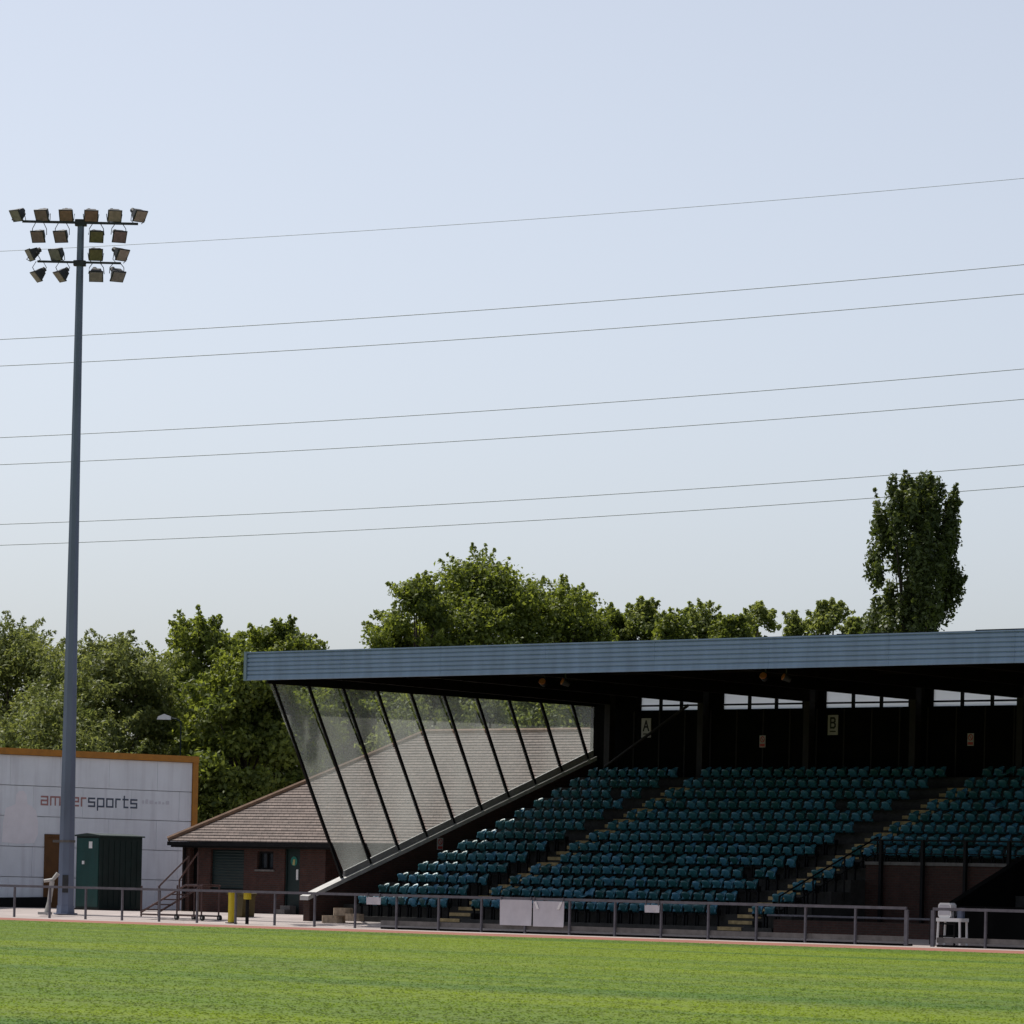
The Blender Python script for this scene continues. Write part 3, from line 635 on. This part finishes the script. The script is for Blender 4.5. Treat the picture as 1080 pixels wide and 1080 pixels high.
mb = MB(); mb.box(x0+.2, x1-.1, DW-.6, DW-.05, .26, .42); mb.box(x0+.2, x1-.1, DW-.35, DW-.05, .42, .56); pp(mb, 'doorstep', M['kick'])
mb = MB(); mb.box(xc-.14, xc+.1, DW-.12, DW-.003, z1+.05, z1+.2, .03); pp(mb, 'wall_lamp', M['kick'])
# eaves board and gutter
mb = MB(); mb.box(ae+.1, AEND, DE+.06, DW-.003, ze-.22, ze-.10); mb.box(ae, AEND, DE-.06, DE+.055, ze-.16, ze-.02, .03); pp(mb, 'gutter', M['steel_dark'])
mb = MB(); mb.tube([(xa(196), DW-.08, .27), (xa(196), DW-.08, ze-.2)], .05); pp(mb, 'downpipe', M['steel_dark'])
# hipped roof: tile courses as real steps
mb = MB(); ah = ae+RUN; NC = 40
for i in range(NC):
    t0, t1 = i/NC, (i+1)/NC; lift = .035
    z0 = ze+(ZR-ze)*t0+lift; z1 = ze+(ZR-ze)*t1
    # front slope course
    mb.add([(ae+RUN*t0, DE+RUN*t0, z0), (AEND, DE+RUN*t0, z0), (AEND, DE+RUN*t1, z1+.002), (ae+RUN*t1, DE+RUN*t1, z1+.002), (ae+RUN*t0, DE+RUN*t0, z0-lift-.004), (AEND, DE+RUN*t0, z0-lift-.004)], [(0, 1, 2, 3), (4, 5, 1, 0)])
    y0, y1 = DE+RUN*t0, DE+RUN*(2-t0)
    mb.add([(ae+RUN*t0, y0, z0), (ae+RUN*t1, DE+RUN*t1, z1), (ae+RUN*t1, DE+RUN*(2-t1), z1), (ae+RUN*t0, y1, z0)], [(0, 1, 2, 3)])
    mb.add([(ae+RUN*t0, y1, z0), (ae+RUN*t1, DE+RUN*(2-t1), z1), (AEND, DE+RUN*(2-t1), z1), (AEND, y1, z0)], [(0, 1, 2, 3)])
mb.add([(AEND, DE, ze), (AEND, DE+2*RUN, ze), (AEND, DE+RUN, ZR)], [(0, 1, 2)]); mb.add([(ae, DE, ze-.005), (AEND, DE, ze-.005), (AEND, DE+2*RUN, ze-.005), (ae, DE+2*RUN, ze-.005)], [(0, 1, 2, 3)])
ro = mb.build('roof', M['tiles'], pav, PB)
mb = MB(); mb.tube([(ae, DE, ze+.06), (ah, DE+RUN, ZR+.03)], .11, 8); mb.tube([(ah, DE+RUN, ZR+.03), (AEND, DE+RUN, ZR+.03)], .11, 8)
mb.tube([(ae, DE+2*RUN, ze+.06), (ah, DE+RUN, ZR+.03)], .11, 8)
pp(mb, 'ridge_tiles', mat('brown_ridge_tile', (.19, .115, .075), .85, .25, 5), ro)

# ------------------------------------------------------------------ white building with orange trim
AW = -34.0; dR, zT = at_a(203, 804.4, AW); dL = -3.0
amb = thing('clubhouse', AW, (dR+dL)/2, .25, 'white painted block building with orange trim and faded lettering at far left', 'building'); AB = (AW, (dR+dL)/2, .25)
ap = lambda mb, n, m, par=amb, **k: mb.build(n, m, par, AB, **k)
dd0, dd1 = at_a(46, 920, AW)[0], at_a(66, 920, AW)[0]; zd = at_a(52, 880, AW)[1]
mb = MB(); zb = .25; rows = 5; bh = (zT-zb)/rows
for i in range(rows):                                             # blockwork panels with open joints
    z0, z1 = zb+bh*i, zb+bh*(i+1)
    d = dL; ds = [dL]
    off = 0 if i % 2 else 1.1
    while d < dR-.01:
        d2 = min(dR, (d+2.35 if d > dL else d+2.35-off))
        s0, s1 = d+.006, d2-.006
        for (c0, c1) in (((s0, min(s1, dd0)), (max(s0, dd1), s1)) if z0 < zd-.05 else ((s0, s1),)):
            if c1-c0 > .05: mb.box(AW-.12, AW+random.uniform(-.002, .003), c0, c1, z0+.012, min(z1-.012, z1) if z0 >= zd-.05 or z1 <= zd+1 else z1-.012)
        d = d2
mb.box(AW-.12, AW+.0015, dd0+.004, dd1-.004, zd+.012, zb+bh*math.ceil((zd-zb)/bh)-.01)
ap(mb, 'wall', M['amberwall'])
mb = MB(); mb.box(AW-12, AW-.121, dL, dR, zb, zT); ap(mb, 'core', mat('grey_joint', (.60, .60, .64), .9, .1, 2))
mb = MB(); mb.box(AW-12.3, AW+.12, dL, dR+.25, zT+.002, zT+.24, .02); ap(mb, 'roof_trim', M['orange'])
mb = MB(); mb.box(AW-.3, AW+.06, dR+.004, dR+.26, zb, zT+.0015); ap(mb, 'corner_trim', M['orange'])
mb = MB(); mb.box(AW-.10, AW+.03, dd0+.08, dd1-.08, zb, zd-.08); do = ap(mb, 'door', M['door_amber'])
mb = MB(); mb.box(AW-.1, AW+.06, dd0, dd0+.078, zb, zd); mb.box(AW-.1, AW+.06, dd1-.078, dd1, zb, zd); mb.box(AW-.1, AW+.06, dd0+.078, dd1-.078, zd-.078, zd); ap(mb, 'door_frame', M['door_amber'], do)
mb = MB(); e0 = at_a(46, 946, AW); e1 = at_a(-60, 958, AW); mb.prof_x([(dL+.2, zb), (dL+.2, zb+.12), (e0[0]-.02, e0[1]), (e0[0]-.02, zb)], AW+.01, AW+.25); ap(mb, 'dark_base', M['steel_dark'])  # dark wedge along the wall foot, its top rising to the right
# lettering
t0, tz = at_a(43.5, 847.5, AW); t1, _ = at_a(144, 849, AW)
xh = .29; txt = 'ambersports'; adv = [GL[c][1]+.38 for c in txt]; tot = sum(adv)-.38; sx = (t1-t0)/tot
x = t0; red = MB(); gre = MB(); kk = 0
for i, c in enumerate(txt):
    kk = strokes(red if i < 5 else gre, GL[c][0], .062, x, tz-.03, sx, xh, 'x', AW+.004, .004, kk); x += adv[i]*sx
ap(red, 'lettering', M['textred']); ap(gre, 'lettering', M['textgrey'])
f0, fz = at_a(150, 847, AW); f1, _ = at_a(176, 846, AW); mb = MB()
x = f0
while x < f1: w = random.uniform(.08, .2); mb.box(AW+.004, AW+.007, x, x+w, fz-.02, fz+random.uniform(.03, .16)); x += w+.07
ap(mb, 'faint_marks', M['faint'])
def P(px, py): return at_a(px, py, AW)
sil = [(2, 888), (3, 868), (6, 852), (12, 850), (16, 848), (17, 838), (20, 834), (25, 834), (28, 838), (29, 848), (33, 850), (38, 855), (40, 868), (40, 880), (36, 889), (20, 890)]
mb = MB(); mb.prof_x([P(*p) for p in sil], AW+.004, AW+.007); ap(mb, 'faded_mural', M['ghost'])

# ------------------------------------------------------------------ green cabinet
ck = -27.4; cd = 6.5
cab = thing('steel_cabinet', ck-.65, cd, .25, 'dark green steel cabinet standing right of the floodlight mast', 'cabinet')
zt = at_d(103, 880.5, cd)[1]-.25
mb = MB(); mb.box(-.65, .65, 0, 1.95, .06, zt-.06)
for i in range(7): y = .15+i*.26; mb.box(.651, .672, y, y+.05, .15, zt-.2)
mb.build('body', mat('shade_dark_green_steel', (.004, .015, .014), .6, .25, 2), cab)  # shade of the right side put into the body colour, darker than the door
mb = MB(); mb.prof_y([(-.72, zt-.058), (-.72, zt-.01), (0, zt+.06), (.72, zt-.01), (.72, zt-.058)], -.07, 2.02); mb.build('lid', mat('dull_green_lid', (.02, .035, .032), .7, .25, 3), cab)
mb = MB(); mb.box(-.60, .60, -.03, -.002, .12, zt-.12); do = mb.build('door', M['green_box'], cab)
mb = MB(); mb.box(.08, .26, -.04, -.031, zt-.48, zt-.24); mb.build('notice', M['whitegloss'], do)
mb = MB(); mb.box(-.25, -.15, -.07, -.031, zt-1.05, zt-.93); mb.build('handle', M['whitegloss'], do)
mb = MB(); mb.box(-.68, .68, -.03, 1.98, 0, .058); mb.build('dark_base', M['rubber'], cab)

# ------------------------------------------------------------------ floodlight mast
YP = 163.0; xb, _ = at_Y(69, 962, YP); pa, pd = AD(xb, YP); zb = .12; H = at_Y(86.5, 233, YP)[1]-zb
mast = thing('floodlight_mast', pa, pd, zb, 'tall tapered grey floodlight mast with eighteen lamps on two crossarms', 'floodlight mast', rot=0)
mb = MB(); mb.tube([(0, 0, .04), (0, 0, H*.3), (0, 0, H*.6), (0, 0, H)], .29, 8, .118); mb.build('pole', M['pole'], mast)
mb = MB(); mb.tube([(0, 0, 0), (0, 0, .05)], .42, 12); mb.tube([(0, 0, .05), (0, 0, .3)], .33, 8, .31); mb.build('base_plate', M['pole'], mast)
ppm = YP/F
def rel(px, py): X, Z = at_Y(px, py, YP); return X-xb, Z-zb
x0, z1 = rel(24, 235); x1, _ = rel(146, 236); _, z1 = rel(86, 235.5); mb = MB()
mb.box(x0, x1, -.19, -.11, z1-.04, z1+.04); mb.box(-.2, .2, -.18, .18, z1-.09, z1+.12, .06); mb.build('crossarm', M['fitting'], mast)
x0, _ = rel(40, 277); x1, _ = rel(128, 277); _, z2 = rel(85, 277.3); mb = MB()
mb.box(x0, x1, -.19, -.11, z2-.035, z2+.035); mb.box(-.22, .2, -.2, .2, z2-.1, z2+.07, .06); mb.build('crossarm', M['fitting'], mast)
def lampset(px, py, yaw, tilt, li, arm_z):
    X, Z = rel(px, py)
    T = Matrix.Translation((X, -.15, Z)) @ Matrix.Rotation(yaw, 4, 'Z') @ Matrix.Rotation(tilt, 4, 'X')
    h = MB(); w0, w1 = .215, .15
    fr = [(-w0, -.14, -.19), (w0, -.14, -.19), (w0, -.14, .19), (-w0, -.14, .19), (-w1, .15, -.10), (w1, .15, -.10), (w1, .15, .13), (-w1, .15, .13)]
    fs = [(0, 1, 2, 3), (4, 5, 6, 7), (0, 1, 5, 4), (1, 2, 6, 5), (2, 3, 7, 6), (3, 0, 4, 7)]
    h.add([T @ Vector(p) for p in fr], fs)
    fl = [(-w0-.03, -.17, -.22), (w0+.03, -.17, -.22), (w0+.03, -.17, .22), (-w0-.03, -.17, .22), (-w0-.03, -.13, -.22), (w0+.03, -.13, -.22), (w0+.03, -.13, .22), (-w0-.03, -.13, .22)]
    h.add([T @ Vector(p) for p in fl], fs)
    h.tube([T @ Vector((-.07, .15, .0)), T @ Vector((-.07, .30, .0))], .09, 8); 
    s = 1 if arm_z < Z else -1
    for q in (-1, 1): h.tube([T @ Vector((q*.27, 0, 0)), Vector((X+q*.24, -.15, Z-s*.22)), Vector((X+q*.12, -.15, arm_z))], .014, 6)
    o = h.build('floodlight', M['fitting'], mast)
    g_ = MB(); gl = [(-w0+.005, -.185, -.19), (w0-.005, -.185, -.19), (w0-.005, -.185, .19), (-w0+.005, -.185, .19), (-w0+.005, -.171, -.19), (w0-.005, -.171, -.19), (w0-.005, -.171, .19), (-w0+.005, -.171, .19)]
    g_.add([T @ Vector(p) for p in gl], fs); g_.build('glass', M['lens'][li], o)
for px, yaw, li in ((20.5, -.75, 0), (46, -.35, 1), (71, -.1, 2), (96.5, .12, 2), (121, .2, 4), (146, .7, 4)): lampset(px, 226+(.5 if px > 90 else 0), yaw, R(32), li, z1)
for px, yaw, li in ((42, -.3, 1), (66, -.35, 1), (102, .15, 3), (125.5, .35, 1)): lampset(px, 248.5, yaw, R(30), li, z1)
for px, yaw, li in ((36, -1.15, 0), (61.5, -.6, 0), (101.5, .1, 3), (127, .8, 4)): lampset(px, 267.5, yaw, R(30), li, z2)
for px, yaw, li in ((42, -1.1, 0), (66.5, -1.0, 0), (102, .05, 0), (123.5, .5, 0)): lampset(px, 289.5, yaw, R(42), li, z2)
mb = MB(); _, zc = rel(60, 887); mb.tube([(0, 0, zc-.04), (0, 0, zc+.04)], .30, 8); mb.box(-.48, -.25, -.12, .0, zc-.05, zc+.04); mb.build('bracket', M['kick'], mast)
mb = MB(); mb.box(-.10, .10, -.30, -.262, .75, 1.35, .0); mb.build('access_hatch', M['fitting'], mast)
# pale leaning hand pump at its foot
e = thing('standpipe', pa+.25, pd-.95, .1, 'pale leaning standpipe with a lever at the foot of the mast', 'standpipe', rot=0)
mb = MB(); mb.tube([(-.1, 0, 0), (.02, 0, .45), (.1, 0, 1.15)], .07, 8, .09); mb.build('pipe', M['cap'], e)
mb = MB(); mb.tube([(-.18, 0, 1.15), (.12, 0, 1.2), (.3, 0, 1.42)], .06, 8, .08); mb.build('lever', M['cap'], e)
mb = MB(); mb.prism([(-.35, -.15), (.05, -.2), (.12, .15), (-.3, .15)], 0, .09); mb.build('foot', M['cap'], e)

# ------------------------------------------------------------------ wheeled steps
sd = 1.3; sa, _ = at_d(183, 970, sd); st = thing('wheeled_steps', sa, sd, .06, 'brown metal wheeled steps with handrails left of the yellow post', 'steps')
def SX(px): return at_d(px, 940, sd)[0]-sa
def SZ(px, py): return at_d(px, py, sd)[1]-.06
x0, xm, x1 = SX(149), SX(187), SX(214); ztop = SZ(208, 934)
for y in (0, .75):
    mb = MB(); mb.tube([(x0, y, .22), (xm+.4, y, ztop)], .035, 8); mb.tube([(x0, y, .16), (x1, y, .16)], .03, 8)
    mb.tube([(xm+.4, y, ztop), (x1, y, ztop)], .035, 8)
    for x in (x0+.02, xm, x1-.05): mb.tube([(x, y, .08), (x, y, ztop-.05 if x < x0+.5 else ztop)], .03, 8)
    mb.build('side_frame', M['steps'], st)
for i in range(5):
    t = (i+.6)/5.4; xx = x0+(xm+.4-x0)*t; z = .22+(ztop-.22)*t
    mb = MB(); mb.box(xx-.14, xx+.14, .03, .72, z-.02, z+.02); mb.build('tread', M['steps'], st)
mb = MB(); mb.box(xm+.4, x1, .03, .72, ztop+.01, ztop+.05); mb.build('platform', M['steps'], st)
for y, (p, q, r_) in ((.75, ((150, 934), (180, 903), (180, 945))), (0, ((189, 928), (208, 899), (209, 940)))):
    mb = MB(); mb.tube([(SX(p[0]), y, SZ(*p)), (SX(q[0]), y, SZ(*q)), (SX(q[0])+.03, y, SZ(*r_))], .03, 8); mb.tube([(SX(p[0]), y, SZ(*p)), (SX(p[0]), y, .3)], .03, 8)
    mb.build('handrail', M['steps'], st)
for x, y in ((xm, 0), (x1, 0), (xm, .75), (x1, .75)):
    mb = MB(); mb.tube([(x, y-.03, .10), (x, y+.03, .10)], .10, 14); o = mb.build('wheel', M['rubber'], st)
    mb = MB(); mb.tube([(x, y-.04, .10), (x, y+.04, .10)], .035, 10); mb.build('hub', M['cap'], o)

# ------------------------------------------------------------------ yellow posts and bin
a, z = at_d(244, 972, .7); yp = thing('yellow_post', a, .7, .02, 'bright yellow upright post behind the railing, right of the wheeled steps', 'post')
mb = MB(); mb.box(-.1, .1, -.1, .1, .03, 1.06, .04); mb.build('shaft', M['yellow'], yp); mb = MB(); mb.box(-.14, .14, -.14, .14, 0, .03); mb.build('foot_plate', M['kick'], yp)
a, z = at_d(260.5, 972, .4); yp = thing('padded_post', a, .4, .01, 'dark post with a yellow padded head right of the bright yellow post', 'post')
mb = MB(); mb.tube([(0, 0, 0), (0, 0, .8)], .06, 8); mb.build('shaft', M['steel_dark'], yp); mb = MB(); mb.box(-.13, .12, -.1, .1, .801, 1.07, .05); mb.build('head', M['yellow'], yp)
a, z = at_d(254, 967, 4.0); yb = thing('storage_bin', a, 4.0, .2, 'dull mustard storage bin standing between the two yellow posts', 'bin')
mb = MB(); mb.prof_y([(-.33, 0), (-.38, .72), (.38, .72), (.33, 0)], -.25, .3); mb.build('body', M['mustard'], yb); mb = MB(); mb.prof_y([(-.41, .722), (-.41, .79), (-.2, .86), (.2, .86), (.41, .79), (.41, .722)], -.29, .34); mb.build('lid', M['mustard'], yb)

# ------------------------------------------------------------------ street lamp among the trees
X, Z = at_Y(172, 757, 197.0); e = thing('street_lamp', X+.75, 197.0, .2, 'pale street lamp head showing among the trees above the white building', 'street lamp', world=True)
mb = MB(); mb.tube([(0, 0, 0), (0, 0, Z-.35)], .035, 8, .03); mb.tube([(0, 0, Z-.35), (-.2, 0, Z-.24), (-.42, 0, Z-.22)], .035, 6); mb.build('lamp_post', M['green_door'], e)
mb = MB(); mb.prof_y([(-1.0, Z-.28), (-.95, Z-.15), (-.7, Z-.04), (-.42, Z-.14), (-.42, Z-.28)], -.14, .14); mb.build('lamp_head', M['lampwhite'], e)

# ------------------------------------------------------------------ trees
LM = {'green': leafmat('broad_leaves', (.038, .064, .014), (.245, .295, .070), .5), 'grey': leafmat('willow_leaves', (.040, .064, .020), (.25, .285, .095), .45),
      'dark': leafmat('poplar_leaves', (.018, .036, .010), (.13, .165, .045), .3), 'lime': leafmat('light_leaves', (.07, .105, .025), (.26, .30, .095), .5)}
def leaves(centers, radii, counts, size, flat, rg, up=.25):
    P = []; Nn = []
    for c, r, n in zip(centers, radii, counts):
        v = rg.normal(size=(n, 3)); v /= np.linalg.norm(v, axis=1)[:, None]
        t = rg.random(n)**.45
        p = c+v*(t[:, None])*np.array(r)*(1+.12*rg.normal(size=(n, 1)))
        P.append(p); Nn.append(v*.6+rg.normal(size=(n, 3))*.6+np.array([0, 0, up]))
    P = np.concatenate(P); Nn = np.concatenate(Nn); Nn /= np.linalg.norm(Nn, axis=1)[:, None]
    n = len(P); A = np.cross(Nn, rg.normal(size=(n, 3))); A /= np.linalg.norm(A, axis=1)[:, None]; B = np.cross(Nn, A)
    s = size*(.6+.8*rg.random((n, 1))); w = s*flat
    fold = Nn*s*.18
    q = np.stack([P-A*s, P-B*w+fold, P+A*s, P+B*w+fold], 1).reshape(-1, 3)
    return q, n
def tree(name, px, py_top, width_px, Y, kind, label, zbase=1.2, nleaf=15000, size=.15, seed=1, shape='round', flat=.55, group='trees behind the stand', lean=0):
    nleaf = int(nleaf*1.75); size *= .75; rg = np.random.default_rng(seed); X, Zt = at_Y(px, py_top, Y); Wd = width_px*Y/F; Hh = Zt
    e = thing(name, X, Y, -.05, label, 'tree', group, world=True)
    cs = []; rs = []
    ncl = 150 if shape == 'round' else 230
    for i in range(ncl):
        h = rg.random()
        ang = rg.random()*2*math.pi
        if shape == 'round':
            prof = math.sqrt(max(.02, 1-((h-.42)/.58)**2)) if h > .42 else (.80+.20*h/.42)
            prof *= 1+.16*math.sin(3*ang+seed)+.10*math.sin(5*ang+2*seed+6*h)
            rr = rg.random()**.38*prof*Wd*.5*.90
            cr = Wd*(.075+.065*rg.random())
            z = zbase+(Hh-zbase-cr*.8)*h
            cs.append(np.array([rr*math.cos(ang), rr*math.sin(ang), z])); rs.append((cr*1.1, cr*1.1, cr*.8))
        else:
            prof = (1.08-.46*h**1.5)*(1 if h < .93 else 1-(h-.93)*5)*(1+.14*math.sin(9*h+seed))
            rr = rg.random()**.5*prof*Wd*.5*.92; cr = Wd*(.075+.065*rg.random())*(1.1-.4*h)
            z = zbase+(Hh-zbase-cr*1.8)*h
            cs.append(np.array([rr*math.cos(ang)+lean*h, rr*math.sin(ang), z])); rs.append((cr*.8, cr*.8, cr*2.0))
    if shape == 'round':                                 # make sure the top and sides reach the outline
        cs.append(np.array([0, 0, Hh-Wd*.09])); rs.append((Wd*.09,)*3)
    vol = np.array([r[0]**2 for r in rs]); cnt = (nleaf*vol/vol.sum()).astype(int)+30
    q, n = leaves(cs, rs, cnt, size, flat, rg)
    # loose sprays sticking out of the outline
    sc = []; sr = []
    top = [i for i in range(len(cs)) if cs[i][2] > zbase+(Hh-zbase)*.55]
    for i in range((190 if kind == 'lime' else 110) if shape == 'round' else 60):
        k = top[rg.integers(len(top))]; c = cs[k]; dirv = np.array([rg.normal(), rg.normal(), abs(rg.normal())*1.2+.3]); dirv /= np.linalg.norm(dirv)
        for j in range(4): sc.append(c+dirv*np.array(rs[k])*(.90+.27*j)); sr.append((.25-.05*j,)*3)
    q2, n2 = leaves(sc, sr, [16]*len(sc), size*.8, flat, rg); q = np.concatenate([q, q2]); n += n2
    q[:, 2] = np.maximum(q[:, 2], .15)
    me = bpy.data.meshes.new('crown'); me.vertices.add(n*4); me.vertices.foreach_set('co', q.astype(np.float32).ravel())
    me.loops.add(n*4); me.loops.foreach_set('vertex_index', np.arange(n*4, dtype=np.int32))
    me.polygons.add(n); me.polygons.foreach_set('loop_start', np.arange(0, n*4, 4, dtype=np.int32)); me.polygons.foreach_set('loop_total', np.full(n, 4, np.int32))
    me.update(); me.validate(); me.materials.append(LM[kind]); o = bpy.data.objects.new('crown', me); COL.objects.link(o); o.parent = e
    mb = MB(); r0 = .018*Hh+.06
    mb.tube([(0, 0, 0), (.02*Hh*rg.normal()*.3, 0, Hh*.3), (.1*rg.normal()+lean*.5, .1*rg.normal(), Hh*.6), (lean, 0, Hh*.92)], r0, 9, .03)
    for i in range(0, len(cs), 4):
        c = cs[i]; z0 = max(.6, min(Hh*.8, c[2]*.62)); mid = (c[0]*.5, c[1]*.5, z0*.45+c[2]*.55)
        mb.tube([(0, 0, z0), mid, tuple(c)], r0*.42*(1-.6*c[2]/Hh), 5, .015)
    mb.build('trunk', M['bark'], e, smooth=True)
    return e
T = 'broadleaf_tree'
tree('willow_tree', 12, 658, 230, 206, 'grey', 'grey-green bushy tree at the far left edge behind the white building', seed=11, nleaf=34000, size=.15, flat=.4)
tree('willow_tree', 118, 668, 200, 201, 'grey', 'grey-green bushy tree directly behind the mast and the white building', seed=12, nleaf=32000, size=.15, flat=.4)
tree('willow_tree', -120, 670, 220, 204, 'grey', 'grey-green tree cut off by the left edge of the photo', seed=31, nleaf=14000, size=.15, flat=.4)
tree('willow_tree', 60, 735, 220, 195, 'grey', 'low grey-green bush just above the orange edge of the white building', seed=32, nleaf=24000, size=.15, flat=.4)
tree(T, 214, 650, 170, 214, 'green', 'mid green tree rising behind the right end of the white building', seed=13, nleaf=28000)
tree(T, 262, 686, 190, 199, 'green', 'bright green tree filling the gap between white building and pavilion roof', seed=14, nleaf=38000, size=.16)
tree(T, 298, 654, 140, 218, 'green', 'green tree with loose top just left of the blue fascia end', seed=15, nleaf=26000)
tree(T, 372, 705, 150, 209, 'green', 'green tree behind the left panes of the glazed screen', seed=16, nleaf=24000)
tree(T, 470, 705, 190, 207, 'lime', 'light green tree behind the middle panes, above the pavilion ridge', seed=33, nleaf=22000)
tree(T, 440, 606, 130, 236, 'green', 'left shoulder tree of the tall green clump above the blue fascia', seed=17, nleaf=22000)
tree(T, 512, 585, 235, 240, 'green', 'tallest rounded green tree in the clump above the blue fascia', seed=18, nleaf=44000)
tree(T, 592, 612, 185, 242, 'green', 'right shoulder tree of the tall green clump above the blue fascia', seed=19, nleaf=24000)
tree(T, 570, 700, 200, 215, 'lime', 'light green tree behind the right half of the glazed screen', seed=20, nleaf=22000)
tree(T, 645, 640, 90, 247, 'green', 'small green tree at the right foot of the tall clump', seed=41, nleaf=12000)
tree(T, 680, 635, 105, 246, 'lime', 'rounded light green tree, the first right of the tall clump', seed=21, nleaf=15000)
tree(T, 713, 645, 90, 243, 'green', 'low mid green tree between the two rounded light green ones', seed=42, nleaf=11000)
tree(T, 740, 636, 105, 250, 'lime', 'rounded light green tree, the second right of the tall clump', seed=22, nleaf=14000)
tree(T, 774, 647, 90, 245, 'green', 'low green bushy tree left of the sparse tree', seed=43, nleaf=10000)
tree(T, 800, 635, 85, 256, 'lime', 'small sparse light green tree midway between the tall clump and the poplar', seed=23, nleaf=7000)
tree(T, 835, 648, 95, 252, 'lime', 'lowest light green bushy tree in the row left of the poplar', seed=24, nleaf=10000)
tree(T, 874, 635, 90, 250, 'lime', 'sparse light green tree next to the left side of the poplar', seed=25, nleaf=8000)
tree(T, 903, 652, 70, 247, 'lime', 'lowest green bush at the foot of the poplar, on its left', seed=44, nleaf=6000)
tree('poplar_tree', 961, 494, 130, 240, 'dark', 'tall dark columnar poplar above the right end of the roof', seed=26, nleaf=40000, size=.18, shape='col', zbase=2.5, lean=.3)

# ------------------------------------------------------------------ overhead wires
for i, (yl, yr, r, lb) in enumerate(((265, 188, .022, 'thin single overhead wire, topmost of all seven in the sky'), (358, 279, .033, 'upper wire of the highest pair of overhead wires'), (386, 310, .033, 'lower wire of the highest pair of overhead wires'),
        (461.5, 389, .033, 'upper wire of the middle pair of overhead wires'), (490, 421, .033, 'lower wire of the middle pair of overhead wires'), (553, 490, .033, 'upper wire of the lowest pair of overhead wires'), (575, 513, .033, 'lower wire of the lowest pair, just above the trees'))):
    Xl, Zl = at_Y(0, yl, 378.0); Xr, Zr = at_Y(1080, yr, 350.0); pts = []
    for k in range(61):
        t = -.9+2.8*k/60; pts.append((Xl+(Xr-Xl)*t, 378-28*t, Zl+(Zr-Zl)*t-.9*4*t*(1-t)*.5))
    mb = MB(); mb.tube(pts, r, 6); o = mb.build('overhead_wire', M['wire'], None, pts[30], True); o.location = pts[30]; tag(o, lb, 'wire', 'overhead power lines')

# ------------------------------------------------------------------ light
EL = R(57); sx, sy = -.69, .724
scn.world = bpy.data.worlds.new('World'); scn.world.use_nodes = True; nt = scn.world.node_tree
bg = nt.nodes['Background']; sk = nt.nodes.new('ShaderNodeTexSky'); sk.sky_type = 'NISHITA'; sk.sun_disc = False
sk.sun_elevation = EL; sk.sun_rotation = math.atan2(sx, sy); sk.air_density = .7; sk.dust_density = 2.0; sk.ozone_density = 3.0; sk.altitude = 0
hz_ = nt.nodes.new('ShaderNodeHueSaturation'); hz_.inputs['Saturation'].default_value = .5
nt.links.new(sk.outputs[0], hz_.inputs['Color']); nt.links.new(hz_.outputs[0], bg.inputs[0]); bg.inputs[1].default_value = .143
sl = bpy.data.lights.new('sun', 'SUN'); sl.energy = 4.6; sl.angle = R(.53); sl.color = (1, .95, .87)
so = bpy.data.objects.new('sun', sl); COL.objects.link(so); dirv = Vector((sx*math.cos(EL), sy*math.cos(EL), math.sin(EL)))
so.rotation_euler = dirv.to_track_quat('Z', 'Y').to_euler(); so.location = (-60, 60, 80)
scn.view_settings.view_transform = 'Standard'; scn.view_settings.look = 'None'; scn.view_settings.exposure = 0; scn.view_settings.gamma = 1
scn.render.engine = 'CYCLES'; scn.cycles.max_bounces = 8; scn.cycles.transparent_max_bounces = 16
